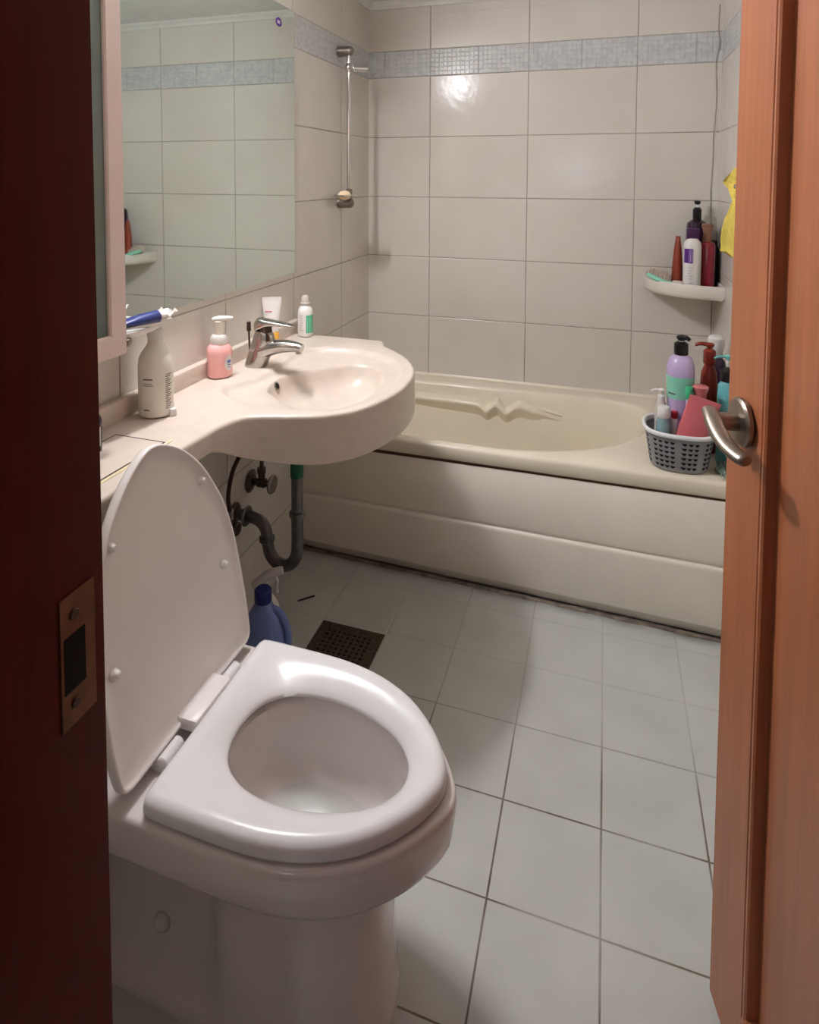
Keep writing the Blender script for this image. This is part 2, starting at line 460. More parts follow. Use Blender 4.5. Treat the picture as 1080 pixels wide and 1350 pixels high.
# strike plate let into the left jamb
sp_ = box(JX, JX+0.0012, -1.1435, -1.1085, 0.895, 1.002, 0.0004)
spl = obj('strike_plate', sp_, M['plate'], lj, 20)
spl['label'] = 'brass strike plate with a square latch hole'
obj('latch_hole', box(JX+0.0011, JX+0.0016, -1.1405, -1.1195, 0.924, 0.969), M['hole'], spl, 0)
for zz in (0.984, 0.912):
    obj('screw', cyl((JX+0.001, -1.130, zz), (JX+0.0024, -1.130, zz), 0.0045, n=14, bev=0.0006), M['oldmetal'], spl)

# hallway behind the camera
HY = -3.6
struct('floor_hall', box(-0.5, 2.3, HY, YF-0.15, -0.1, -0.02), M['hallfloor'])
struct('ceiling_hall', box(-0.5, 2.3, HY, YF-0.15, 2.3, 2.38), M['plaster'])
struct('wall_hall_left', box(-0.58, -0.5, HY, YF-0.15, -0.1, 2.38), M['plaster'])
struct('wall_hall_right', box(2.3, 2.38, HY, YF-0.15, -0.1, 2.38), M['plaster'])
wh = box(-0.5, JX-0.03, YF-0.15, YF-0.149, -0.1, 2.3)
box(HX+0.03, 2.3, YF-0.15, YF-0.149, -0.1, 2.3, bm=wh)
box(JX-0.03, HX+0.03, YF-0.15, YF-0.149, 2.045, 2.3, bm=wh)
struct('wall_hall_front', wh, M['plaster'])
WX0, WX1, WZ0, WZ1 = 0.57, 0.89, 1.23, 1.73
wb = box(-0.5, WX0, HY-0.08, HY, -0.1, 2.38)
box(WX1, 2.3, HY-0.08, HY, -0.1, 2.38, bm=wb)
box(WX0, WX1, HY-0.08, HY, -0.1, WZ0, bm=wb)
box(WX0, WX1, HY-0.08, HY, WZ1, 2.38, bm=wb)
struct('wall_hall_back', wb, M['plaster'])
wf = box(WX0, WX0+.04, HY-0.06, HY+0.01, WZ0, WZ1)
box(WX1-.04, WX1, HY-0.06, HY+0.01, WZ0, WZ1, bm=wf); box(WX0+.04, WX1-.04, HY-0.06, HY+0.01, WZ1-.04, WZ1, bm=wf); box(WX0+.04, WX1-.04, HY-0.06, HY+0.01, WZ0, WZ0+.04, bm=wf)
w1 = struct('window_1', wf, M['moulding'])
obj('pane', box(WX0+.04, WX1-.04, HY-0.05, HY-0.045, WZ0+.04, WZ1-.04), M['day'], w1, 0)

# ------------------------------------------------------------------ door leaf (open against the right wall)
door = bpy.data.objects.new('door_1', None); COL.objects.link(door)
door.location = (1.198, -0.424, 0.0); door.rotation_euler = (0, 0, math.radians(-77)); door['kind'] = 'structure'
door['label'] = 'orange brown panelled door leaf standing open against the right wall'
def door_leaf():
    LW, LH, T = 0.68, 2.0, 0.036; z0 = 0.010
    bm = bmesh.new()
    def rect(x0, x1, a, b, y): return [Vector((x0, y, a)), Vector((x1, y, a)), Vector((x1, y, b)), Vector((x0, y, b))]
    panes = [(0.122, LW-0.122, 0.125, LH-0.12)]
    x0, x1, a, b = panes[0]
    outer = rect(0.0015, LW-0.0015, z0+0.0015, LH-0.0015, 0.0)
    loops = [rect(0, LW, z0, LH, T), rect(0, LW, z0, LH, 0.0015), outer,
             rect(x0-0.014, x1+0.014, a-0.014, b+0.014, 0.0), rect(x0-0.0125, x1+0.0125, a-0.0125, b+0.0125, 0.0016),
             rect(x0-0.011, x1+0.011, a-0.011, b+0.011, 0.0006), rect(x0-0.003, x1+0.003, a-0.003, b+0.003, -0.0012), rect(x0, x1, a, b, 0.0012),
             rect(x0+0.0015, x1-0.0015, a+0.0015, b-0.0015, 0.0155), rect(x0+0.006, x1-0.006, a+0.006, b-0.006, 0.0165),
             rect(x0+0.045, x1-0.045, a+0.045, b-0.045, 0.008), rect(x0+0.05, x1-0.05, a+0.05, b-0.05, 0.0065)]
    return loft(loops, True, True, True, bm)
obj('leaf', door_leaf(), M['wood'], door, 30, local=True)
HS, HZ = 0.060, 0.975
hd = obj('handle_rosette', cyl((HS, 0, HZ), (HS, -0.013, HZ), 0.035, n=40, bev=0.004), M['nickel'], door, 40, local=True)
hd['label'] = 'worn nickel round rosette carrying the lever'
pts = spline([(HS, -0.006, HZ), (HS, -0.03, HZ), (HS, -0.042, HZ), (HS+0.004, -0.0485, HZ)], 6)
bmh = tube(pts, 0.0130, 18)
lv = spline([(HS-0.012, -0.047, HZ+0.012), (HS+0.004, -0.049, HZ+0.007), (HS+0.03, -0.051, HZ-0.003), (HS+0.060, -0.050, HZ-0.012), (HS+0.088, -0.045, HZ-0.016), (HS+0.100, -0.041, HZ-0.016)], 6)
tube(lv, lambda t: 0.0105+0.002*math.sin(PI*t) if t < 0.93 else 0.0105-0.03*(t-0.93), 16, bmh, flat=0.72)
obj('handle_lever', bmh, M['nickel'], hd, 50, local=True)
hd2 = obj('handle_rosette', cyl((HS, 0.036, HZ), (HS, 0.046, HZ), 0.035, n=32, bev=0.004), M['nickel'], door, 40, local=True)
b2 = tube([(HS, 0.04, HZ), (HS, 0.07, HZ), (HS, 0.088, HZ)], 0.0105, 16); tube([(HS-0.01, 0.088, HZ), (HS+0.05, 0.09, HZ-0.004), (HS+0.105, 0.082, HZ-0.01)], 0.010, 14, b2)
obj('handle_lever', b2, M['nickel'], hd2, 50, local=True)
for zz in (0.25, 1.05, 1.78):
    obj('hinge', cyl((0.684, 0.0, zz-0.05), (0.684, 0.0, zz+0.05), 0.006, n=14, bev=0.001), M['dullchrome'], door, 40, local=True)

# ------------------------------------------------------------------ lamp on the left wall above the mirror
lamp = thing('wall_lamp', 'white wall lamp mounted high above the mirror', 'lamp', (0.0, -0.2, 1.95))
obj('backplate', box(0.0005, 0.03, -0.33, 0.0, 1.905, 1.975, 0.006), M['white'], lamp)
lb = tube([(0.085, -0.29, 1.94), (0.085, -0.165, 1.94), (0.085, -0.04, 1.94)], 0.020, 20, None, False)
obj('diffuser', lb, M['lamp'], lamp)
for yy in (-0.305, -0.025):
    obj('socket', cyl((0.085, yy-0.016, 1.94), (0.085, yy+0.016, 1.94), 0.024, n=22, bev=0.002), M['white'], lamp)
    obj('bracket', cyl((0.025, yy, 1.94), (0.075, yy, 1.94), 0.010), M['white'], lamp)

# ------------------------------------------------------------------ mirror, cabinet
mir = thing('wall_mirror', 'large frameless mirror on the left wall above the counter', 'mirror', (0.0, -0.2, 1.003))
obj('glass', box(0.0005, 0.006, -0.98, 0.457, 1.003, 1.885, 0.0008), M['mirror'], mir, 0)
stk = cyl((0.0061, 0.352, 1.825), (0.0066, 0.352, 1.825), 0.017, n=28)
bmesh.ops.scale(stk, vec=(1, 1.15, 0.85), verts=stk.verts, space=Matrix.Translation((-0.006, -0.352, -1.825)))
s1 = obj('sticker', stk, M['purple'], mir); s1['label'] = 'small purple oval sticker in the corner'
bmz = box(0.0066, 0.0069, 0.343, 0.3465, 1.820, 1.830); box(0.0066, 0.0069, 0.3485, 0.352, 1.820, 1.830, bm=bmz); box(0.0066, 0.0069, 0.354, 0.3605, 1.8205, 1.8235, bm=bmz); box(0.0066, 0.0069, 0.354, 0.3605, 1.8265, 1.8295, bm=bmz)
obj('sticker_print', bmz, M['white'], s1, 0)

cab = thing('mirror_cabinet', 'shallow wall cabinet with a pale pinkish frame and dark glass door', 'cabinet', (0.0, -0.75, 0.98))
CX0, CX1, CY0, CY1, CZ0, CZ1 = 0.007, 0.12, -1.00, -0.488, 0.980, 1.72
cb = box(CX0, CX1-0.018, CY0, CY1, CZ0, CZ1, 0.002)
obj('body', cb, M['cabframe'], cab)
def frame_bm(x0, x1, y0, y1, z0, z1, w, bev=0.003):
    def r(y0, y1, z0, z1, x): return [Vector((x, y0, z0)), Vector((x, y1, z0)), Vector((x, y1, z1)), Vector((x, y0, z1))]
    return loft([r(y0+w, y1-w, z0+w, z1-w, x0), r(y0, y1, z0, z1, x0), r(y0, y1, z0, z1, x1-bev), r(y0+bev, y1-bev, z0+bev, z1-bev, x1),
                 r(y0+w-bev, y1-w+bev, z0+w-bev, z1-w+bev, x1), r(y0+w, y1-w, z0+w, z1-w, x1-bev), r(y0+w, y1-w, z0+w, z1-w, x0)])
cd = obj('door', frame_bm(CX1-0.018, CX1, CY0, CY1, CZ0, CZ1, 0.044), M['cabframe'], cab, 30)
cd['label'] = 'door with pale frame and dark glass'
obj('glass', box(CX1-0.016, CX1-0.008, CY0+0.04, CY1-0.04, CZ0+0.04, CZ1-0.04), M['cabglass'], cd, 0)

# toothbrush holder under the cabinet's edge with tubes lying on it
hol = thing('toothbrush_holder', 'white wall toothbrush holder beside the cabinet, tubes lying on it', 'holder', (0.006, -0.39, 0.99))
tr = loft([ring((0.048, -0.395), 0.078, 36, 0.036, 0.994, 2.6), ring((0.048, -0.395), 0.084, 36, 0.040, 1.000, 2.6), ring((0.048, -0.395), 0.086, 36, 0.041, 1.006, 2.6), ring((0.048, -0.395), 0.080, 36, 0.036, 1.006, 2.6), ring((0.048, -0.395), 0.078, 36, 0.034, 1.000, 2.6)], True, True, True)
obj('tray', tr, M['white'], hol)
obj('clip', lathe([(0.012, 0), (0.014, 0.006), (0.013, 0.014), (0.009, 0.016)], (0.075, -0.445, 0.980), 20), M['dullchrome'], hol)
obj('backplate', box(0.0062, 0.012, -0.46, -0.33, 0.975, 1.005, 0.002), M['white'], hol)
def squeeze_tube(a, b, r, m, name, label, crimp_side, parent=None, capm=None):
    a, b = Vector(a), Vector(b); d = (b-a); L = d.length; d.normalize()
    s = d.cross(Vector((0, 0, 1))).normalized(); u = s.cross(d)
    secs = [(0.0, 0.55, 0.55), (0.04, 0.9, 0.9), (0.35, 1.0, 0.8), (0.7, 1.08, 0.42), (0.93, 1.12, 0.10), (1.0, 1.14, 0.05)]
    loops = [[a+d*L*t+s*r*w*math.cos(2*PI*k/20)+u*r*hh*math.sin(2*PI*k/20) for k in range(20)] for t, w, hh in secs]
    t_ = thing(name, label, 'tube', a)
    obj('body', loft(loops, True, True, True), m, t_)
    obj('cap', cyl(a-d*0.018, a+d*0.001, r*0.5, r*0.55, 18, bev=0.0015), capm or M['white'], t_)
    return t_
tp = squeeze_tube((0.088, -0.352, 1.0235), (0.05, -0.475, 1.022), 0.0165, M['navyprint'], 'toothpaste_tube', 'navy toothpaste tube lying on the toothbrush holder', 0)
tp2 = squeeze_tube((0.092, -0.340, 1.0125), (0.062, -0.46, 1.0125), 0.0095, M['white'], 'toothpaste_tube', 'white thin tube lying under the navy tube on the holder', 0)
# loose white wrapper
wr = thing('plastic_wrapper', 'crumpled white plastic wrapper at the end of the toothbrush holder', 'wrapper', (0.085, -0.33, 1.005))
wbm = bmesh.new(); g = 7
vv = [[None]*g for _ in range(g)]
for i in range(g):
    for j in range(g):
        x = 0.052+0.046*i/(g-1); y = -0.362+0.062*j/(g-1)
        vv[i][j] = wbm.verts.new((x+random.uniform(-.003, .003), y+random.uniform(-.003, .003), 1.0085+0.012*abs(math.sin(i*1.9+j*1.3))+0.012*(j/(g-1))))
for i in range(g-1):
    for j in range(g-1): wbm.faces.new((vv[i][j], vv[i+1][j], vv[i+1][j+1], vv[i][j+1]))
bmesh.ops.solidify(wbm, geom=wbm.faces[:], thickness=0.001)
obj('film', wbm, M['white'], wr, 20)
obj('print', box(0.068, 0.071, -0.352, -0.335, 1.030, 1.0312), M['navyprint'], wr, 0)

# ------------------------------------------------------------------ counter with basin
ctr = thing('vanity_counter', 'cream banjo-shaped counter with moulded oval basin on the left wall', 'counter', (0.0, -0.1, 0.69))
front = [(0.236, -1.0), (0.236, -0.80), (0.236, -0.62), (0.2365, -0.50), (0.239, -0.42), (0.245, -0.35), (0.266, -0.298), (0.318, -0.272), (0.371, -0.254), (0.431, -0.226), (0.483, -0.174), (0.519, -0.092), (0.538, 0.008), (0.532, 0.115), (0.508, 0.195), (0.463, 0.273), (0.413, 0.328), (0.378, 0.360)]
fs = spline([Vector((x, y, 0)) for x, y in front], 10)
tail_pts = [Vector((0.360, 0.374, 0)), Vector((0.352, 0.392, 0)), Vector((0.343, 0.414, 0)), Vector((0.336, 0.428, 0)), Vector((0.322, 0.436, 0)), Vector((0.25, 0.437, 0)), Vector((0.12, 0.437, 0)), Vector((0.0005, 0.437, 0)), Vector((0.0005, -0.3, 0)), Vector((0.0005, -1.0, 0))]
outl = []
seq = fs + tail_pts
for i in range(len(seq)):
    a, b = seq[i], seq[(i+1) % len(seq)]; k = max(1, int((b-a).length/0.02))
    for j in range(k): outl.append(a.lerp(b, j/k))
def zbot(q):
    t = min(1, max(0, (q.y+0.40)/0.16)); t = t*t*(3-2*t)
    return 0.752-0.066*t
ZT = 0.800
def L(d, z): return [Vector((q.x, q.y, z)) for q in inset(outl, d)]
def Lb(d, dz): return [Vector((q.x, q.y, zbot(p_)+dz)) for q, p_ in zip(inset(outl, d), outl)]
cbm = loft([L(0.012, ZT), L(0.006, ZT-0.0004), L(0.0028, ZT-0.002), L(0.0006, ZT-0.005), L(0, ZT-0.010), Lb(0, 0.006), Lb(0.002, 0.0015), Lb(0.006, 0)], True, True, True)
top = obj('countertop', cbm, M['counter'], ctr, 38)
def closed(pts, n=90): return resample(spline([Vector((x, y, 0)) for x, y in pts], 8, True), n)
R = closed([(.108, -.13), (.145, -.178), (.22, -.208), (.30, -.218), (.38, -.205), (.455, -.158), (.492, -.08), (.503, .02), (.493, .12), (.458, .205), (.39, .27), (.30, .305), (.20, .298), (.145, .255), (.132, .19), (.142, .11), (.150, .03), (.146, -.035), (.124, -.085)])
DP = closed([(.200, -.078), (.235, -.112), (.285, -.150), (.345, -.170), (.408, -.150), (.450, -.09), (.462, 0), (.450, .10), (.412, .175), (.36, .205), (.305, .188), (.25, .130), (.197, .068), (.183, -.01)])
def ccw(l):
    A = sum(a.x*b.y-b.x*a.y for a, b in zip(l, l[1:]+l[:1])); return l if A > 0 else l[::-1]
R, DP = ccw(R), ccw(DP)
def setz(l, z): return [Vector((q.x, q.y, z)) for q in l]
cut(top, loft([setz(inset(R, -0.012), ZT+0.01), setz(inset(R, -0.010), ZT+0.0001), setz(inset(R, -0.004), ZT-0.0015), setz(inset(R, 0.001), ZT-0.006), setz(inset(R, 0.006), ZT-0.0125), setz(inset(R, 0.014), ZT-0.0155)], True, True, True))
def shrink(l, f, c=(0.335, 0.0)): return [Vector((c[0]+(q.x-c[0])*f, c[1]+(q.y-c[1])*f, 0)) for q in l]
cut(top, loft([setz(shrink(DP, 1.06), ZT+0.005), setz(shrink(DP, 1.035), ZT-0.0145), setz(shrink(DP, 1.015), ZT-0.0165), setz(shrink(DP, .99), ZT-0.024), setz(shrink(DP, 0.955), ZT-0.042), setz(shrink(DP, 0.87), ZT-0.066), setz(shrink(DP, 0.70), ZT-0.080), setz(shrink(DP, 0.45), ZT-0.093), setz(shrink(DP, 0.12), ZT-0.098)], True, True, True))
obj('backsplash', box(0.0005, 0.022, -1.0, 0.46, ZT-0.005, ZT+0.044, 0.004, seg=3), M['counter'], ctr)
ov = obj('overflow_ring', lathe([(0.0075, 0), (0.0112, 0.0), (0.0112, 0.002), (0.0095, 0.003), (0.0075, 0.002)], (0, 0, 0), 24), M['dullchrome'], ctr, local=True)
ov.location = (0.1868, -0.008-(-0.1), 0.7715-0.69); ov.rotation_euler = (0, math.radians(66), 0)
oh = obj('overflow_hole', lathe([(0.0085, 0), (0.0085, 0.0022)], (0, 0, 0), 20), M['hole'], ov, local=True)
obj('basin_drain', lathe([(0.022, 0), (0.022, 0.004), (0.016, 0.005)], (0.335, 0.0, ZT-0.0985), 24), M['chrome'], ctr)
# cover over the cistern let into the shelf
obj('access_seam', box(0.066, 0.1885, -0.80, -0.4655, ZT-0.002, ZT+0.0004), M['seam'], ctr, 0)
ap = obj('access_panel', box(0.070, 0.1855, -0.80, -0.470, ZT-0.002, ZT+0.0012, 0.0006), M['counter'], ctr)
obj('caulk_line', box(0.190, 0.1975, -0.86, -0.455, ZT-0.001, ZT+0.0014, 0.0006), M['yellowcaulk'], ctr)

# faucet
fau = thing('basin_faucet', 'chrome single lever basin mixer tap behind the basin', 'faucet', (0.095, 0.055, ZT+.0007))
def fx(s, z, y=0.055): return Vector((s, y, ZT+z))
bodyl = []
for z, x0, x1, w in [(0, .054, .119, .027), (0.004, .055, .121, .027), (0.03, .0635, .132, .0255), (0.055, .072, .143, .0245), (0.075, .079, .146, .0235), (0.092, .0855, .143, .022), (0.101, .091, .136, .018)]:
    bodyl.append([Vector(((x0+x1)/2+(x1-x0)/2*math.cos(2*PI*k/24), 0.055+w*math.sin(2*PI*k/24), ZT+z)) for k in range(24)])
fb = loft(bodyl, True, True, True)
sp2 = spline([fx(.108, .046), fx(.138, .056), fx(.172, .063), fx(.206, .064), fx(.231, .060)], 6)
tube(sp2, lambda t: 0.0275-0.0145*t, 18, fb, flat=0.9)
obj('body', fb, M['tapchrome'], fau, 50)
obj('aerator', cyl(fx(.219, .060), fx(.221, .046), 0.0085, n=18, bev=0.001), M['dullchrome'], fau)
lvb = loft([[Vector((x, 0.055+w*math.copysign(abs(math.cos(2*PI*k/20))**.8, math.cos(2*PI*k/20)), ZT+z+h*math.copysign(abs(math.sin(2*PI*k/20))**.8, math.sin(2*PI*k/20)))) for k in range(20)]
             for x, z, w, h in [(.0885, .112, .012, .010), (.0905, .114, .016, .016), (.097, .118, .0195, .0195), (.108, .121, .0205, .0175), (.124, .1235, .020, .012), (.150, .1245, .0175, .0075), (.186, .1225, .014, .0045), (.206, .1205, .011, .0028), (.208, .1203, .009, .0015)]], True, True, True)
obj('lever', lvb, M['tapchrome'], fau, 50)
obj('lever_pivot', cyl(fx(.119, .092), fx(.119, .118), 0.019, 0.0165, n=18), M['oldmetal'], fau)
pr_ = cyl((0.062, 0.066, ZT), (0.058, 0.068, ZT+0.095), 0.0028, n=10); cyl((0.058, 0.068, ZT+0.093), (0.0575, 0.068, ZT+0.120), 0.0065, 0.0058, 12, pr_, 0.001)
obj('pop_up_rod', pr_, M['oldmetal'], fau)

# ------------------------------------------------------------------ bottles
def bottle(name, label, loc, prof, m, rx=1.0, p=2.0, rot=0.0, tilt=(0, 0), group=None, cat='bottle', n=28):
    t = thing(name, label, cat, loc, (tilt[0], tilt[1], rot), group)
    obj('body', lathe(prof, (0, 0, 0), n, rx, p), m, t, 40, local=True)
    return t
def pump(t, z, m, stem_m=None, r=0.011, neck=0.02, rise=0.03, spout=0.032, ang=0.0, style='flat', collar=True):
    if collar: obj('collar', lathe([(r, 0), (r*1.06, 0.002), (r*1.06, neck*0.85), (r*0.6, neck)], (0, 0, z), 20), m, t, 40, local=True)
    obj('stem', lathe([(r*0.33, 0), (r*0.33, rise)], (0, 0, z+neck*0.9), 12), stem_m or m, t, 40, local=True)
    zz = z+neck*0.9+rise
    d = Vector((math.cos(ang), math.sin(ang), 0))
    bm = lathe([(r*0.5, -0.006), (r*0.75, 0.0), (r*0.8, 0.006), (r*0.5, 0.009)], (0, 0, zz), 16)
    tube(spline([Vector((0, 0, zz+0.003)), d*spout*0.6+Vector((0, 0, zz+0.004)), d*spout+Vector((0, 0, zz-0.002))], 4), lambda s: r*0.42-r*0.14*s, 10, bm)
    obj('pump_head', bm, m, t, 40, local=True)

# big white bottle on the shelf
bb = bottle('lotion_bottle', 'tall white bottle with dark printed text, on the counter below the toothbrush holder', (0.068, -0.342, ZT+.0007),
            [(0.030, 0), (0.0365, 0.003), (0.0375, 0.012), (0.0375, 0.112), (0.0355, 0.128), (0.029, 0.142), (0.0205, 0.153), (0.0165, 0.160), (0.016, 0.178)], M['offwhite'], n=36)
obj('cap', lathe([(0.017, 0), (0.0175, 0.002), (0.0175, 0.015), (0.015, 0.017)], (0, 0, 0.175), 24), M['white'], bb, local=True)
A0 = math.radians(-50)
f = wrap(0.0378, A0)
strips([(-.030, -.008, .0865, .0890), (-.030, -.010, .0775, .0787), (-.030, -.006, .0735, .0747)], f, M['ink'], 'front_print', bb)
strips([(-.029, -.016, .019, .0215)], f, M['ink'], 'volume_print', bb)
rows = [(-.0, .0)]
rows = [(.020, .038 - (i*37 % 5)*.0022, .094-i*.0044, .0962-i*.0044) for i in range(18)]
strips(rows, f, M['greyink'], 'side_print', bb)
# small white cap beside it
tag(obj('bottle_cap', lathe([(0.0085, 0), (0.009, 0.002), (0.009, 0.013), (0.0075, 0.0155)], (0.108, -0.338, ZT), 20), M['white']), 'little white cap on the counter beside the tall white bottle', 'cap')
# dark bottle by the door frame
dk = bottle('serum_bottle', 'dark brown bottle with white cap on the counter beside the door frame', (0.084, -0.548, ZT+.0007), [(0.014, 0), (0.0175, 0.002), (0.018, 0.06), (0.015, 0.068), (0.009, 0.072), (0.009, 0.080)], M['darkpurple'])
obj('cap', lathe([(0.0095, 0), (0.0105, 0.001), (0.0105, 0.021), (0.009, 0.023)], (0, 0, 0.079), 20), M['white'], dk, local=True)
strips([(-.008, .010, .012, .05)], wrap(0.0183, math.radians(-20)), M['softink'], 'paper_label', dk)
# pink foam soap
pk = bottle('foam_soap_bottle', 'pink foaming hand soap bottle with white pump on the counter', (0.047, -0.062, ZT+.0007),
            [(0.026, 0), (0.031, 0.003), (0.0325, 0.010), (0.031, 0.040), (0.0325, 0.066), (0.0305, 0.078), (0.024, 0.087), (0.021, 0.089)], M['pink_soap'], rx=0.92, p=2.5, rot=math.radians(-35), n=32)
obj('collar', lathe([(0.022, 0), (0.023, 0.002), (0.023, 0.018), (0.019, 0.024), (0.013, 0.025)], (0, 0, 0.088), 24), M['white'], pk, local=True)
obj('pump_neck', lathe([(0.0125, 0), (0.0125, 0.014), (0.0145, 0.017), (0.0145, 0.036), (0.012, 0.038)], (0, 0, 0.112), 20), M['offwhite'], pk, local=True)
ph = loft([[Vector((x, w*math.cos(2*PI*k/16), 0.152+zo+h*math.sin(2*PI*k/16))) for k in range(16)] for x, w, h, zo in [(-.020, .003, .003, .000), (-.016, .010, .006, 0), (0.0, .013, .008, .002), (.016, .010, .0065, .004), (.034, .006, .004, .0055), (.038, .004, .003, .006)]], True, True, True)
ph_o = obj('pump_head', ph, M['white'], pk, local=True); ph_o.rotation_euler = (0, 0, math.radians(47))
lf = wrap(0.0335, math.radians(25), 0.95)
lab = bmesh.new(); cv = lab.verts.new(lf(0, .040)); rim_ = [lab.verts.new(lf(.0135*math.cos(2*PI*k/24), .040+.021*math.sin(2*PI*k/24))) for k in range(24)]
for k in range(24): lab.faces.new((cv, rim_[k], rim_[(k+1) % 24]))
lo = obj('oval_label', lab, M['white'], pk, 0, local=True)
strips([(-.006, .007, .040, .048), (-.005, .006, .034, .0365), (-.004, .005, .028, .030)], wrap(0.0338, math.radians(25), 0.95), M['bluelab'], 'label_print', lo)
# white/green bottle
gb = bottle('cleanser_bottle', 'white bottle with green label beyond the tap, at the counter end', (0.068, 0.408, ZT+.0007),
            [(0.020, 0), (0.0245, 0.003), (0.0252, 0.010), (0.0252, 0.078), (0.0225, 0.093), (0.0145, 0.102), (0.0115, 0.105), (0.0115, 0.108)], M['white'])
obj('cap', lathe([(0.0155, 0), (0.0165, 0.0015), (0.0165, 0.006), (0.0125, 0.0075), (0.013, 0.020), (0.010, 0.029), (0.004, 0.031)], (0, 0, 0.106), 24), M['pearl'], gb, local=True)
gl = strips([(-.002, .030, .014, .073)], wrap(0.0256, math.radians(-55)), M['greenlab'], 'green_label', gb)
strips([(.002+.006*i, .004+.006*i, .018, .066) for i in range(4)], wrap(0.0259, math.radians(-55)), M['mint'], 'label_print', gl)
strips([(-.026, -.012 - (i % 3)*.002, .07-i*.008, .073-i*.008) for i in range(7)], wrap(0.0256, math.radians(-55)), M['softink'], 'side_print', gb)
# white tube standing on its amber cap
tb = thing('cream_tube', 'white cream tube standing on its amber cap behind the tap', 'tube', (0.030, 0.250, ZT+.0007), (0, 0, math.radians(25)))
tl = [[Vector((w*math.cos(2*PI*k/24), h*math.sin(2*PI*k/24), z)) for k in range(24)] for z, w, h in [(0.045, .017, .015), (0.049, .0215, .0175), (0.08, .0230, .015), (0.11, .0265, .009), (0.140, .0295, .002), (0.146, .0297, .0012), (0.156, .030, .0012)]]
obj('body', loft(tl, True, True, True), M['white'], tb, 40, local=True)
obj('cap', lathe([(0.021, 0), (0.0225, 0.002), (0.0225, 0.044), (0.020, 0.047)], (0, 0, 0), 24), M['yellowcap'], tb, local=True)
strips([(-.020, .001, .1105, .1135)], lambda x, z: Vector((x, -.0105, z)), M['redlab'], 'red_print', tb)

# ------------------------------------------------------------------ toilet
CY = -0.613
def egg(pts, n=96):
    """(x, half width) pairs from the back to the tip -> closed outline"""
    s = [Vector((x, w, 0)) for x, w in pts]
    up = spline(s, 8)
    lo_ = [Vector((q.x, -q.y, 0)) for q in up[::-1]]
    l = up+[q for q in lo_ if True]
    l2 = []
    for q in l:
        if not l2 or (q-l2[-1]).length > 1e-4: l2.append(q)
    if (l2[0]-l2[-1]).length < 1e-4: l2.pop()
    l2 = resample(l2, n)
    return ccw([Vector((q.x, q.y+CY, 0)) for q in l2])
SEAT = egg([(.384, 0), (.384, .08), (.384, .155), (.388, .172), (.402, .1775), (.45, .1785), (.52, .1785), (.58, .175), (.64, .162), (.69, .141), (.73, .113), (.765, .077), (.788, .042), (.799, .015), (.800, 0)], 120)
HOLE = egg([(.443, 0), (.447, .03), (.460, .060), (.485, .082), (.52, .096), (.56, .101), (.60, .099), (.64, .090), (.68, .075), (.71, .056), (.730, .031), (.737, .012), (.738, 0)], 120)
def angsort(l, c):
    return sorted(l, key=lambda q: math.atan2(q.y-c[1], q.x-c[0]))
def polar(l, c, n=140):
    """points of a star-shaped loop at n equal angles round c"""
    out = []
    m = len(l)
    for i in range(n):
        a = -PI+2*PI*i/n; d = Vector((math.cos(a), math.sin(a))); best = None
        for k in range(m):
            p, q = l[k], l[(k+1) % m]
            e = Vector((q.x-p.x, q.y-p.y)); den = d.x*e.y-d.y*e.x
            if abs(den) < 1e-12: continue
            w = Vector((p.x-c[0], p.y-c[1]))
            t = (w.x*e.y-w.y*e.x)/den; s = (w.x*d.y-w.y*d.x)/den
            if t > 0 and -1e-6 <= s <= 1+1e-6: best = t if best is None else max(best, t)
        out.append(Vector((c[0]+d.x*best, c[1]+d.y*best, 0)))
    return out
SC = (0.59, CY)
So, Ho = polar(SEAT, SC), polar(HOLE, SC)
def between(f, z): return [Vector((o.x*(1-f)+h.x*f, o.y*(1-f)+h.y*f, z)) for o, h in zip(So, Ho)]
def off(l, d, z): return [Vector((q.x, q.y, z)) for q in inset(l, d)]
toi = thing('toilet', 'white floor standing toilet with raised seat lid against the counter', 'toilet', (0.5, CY, 0.0))
sl = [off(So, .006, .3985), off(So, .0015, .400), off(So, 0, .404), off(So, .0, .413), off(So, .0025, .4205), off(So, .008, .4255), off(So, .016, .4275), between(.32, .4272), between(.5, .4245), between(.7, .4185), between(.88, .4105), between(.97, .4055), between(1.0, .401), between(.99, .3985), between(.95, .3975)]
seat = obj('seat', loft(sl+[sl[0]]), M['seat'], toi, 60)
# bowl: one skin from the inside to the foot
BO = egg([(.20, 0), (.20, .10), (.205, .17), (.225, .1825), (.30, .184), (.40, .184), (.50, .184), (.58, .181), (.645, .168), (.70, .145), (.742, .115), (.778, .078), (.803, .040), (.8145, .014), (.8155, 0)], 140)
BC = (0.56, CY); Bo = polar(BO, BC)
INN = polar([Vector((q.x*1.02-0.011, (q.y-CY)*1.04+CY, 0)) for q in HOLE], BC)
def mixl(a, b, f, z): return [Vector((p.x*(1-f)+q.x*f, p.y*(1-f)+q.y*f, z)) for p, q in zip(a, b)]
def ov_(cx, rx, ry, z, p=2.2): return [Vector((q.x, q.y, z)) for q in polar(ccw([Vector((cx+rx*math.copysign(abs(math.cos(a))**(2/p), math.cos(a)), CY+ry*math.copysign(abs(math.sin(a))**(2/p), math.sin(a)), 0)) for a in [2*PI*i/160 for i in range(160)]]), BC)]
PED = egg([(.20, 0), (.20, .04), (.21, .056), (.25, .062), (.34, .064), (.42, .068), (.445, .078), (.468, .105), (.495, .118), (.54, .122), (.60, .120), (.65, .106), (.69, .075), (.708, .035), (.711, 0)], 140)
FOOT = egg([(.16, 0), (.16, .08), (.17, .100), (.22, .106), (.34, .110), (.44, .116), (.53, .128), (.61, .126), (.665, .108), (.70, .075), (.718, .03), (.72, 0)], 140)
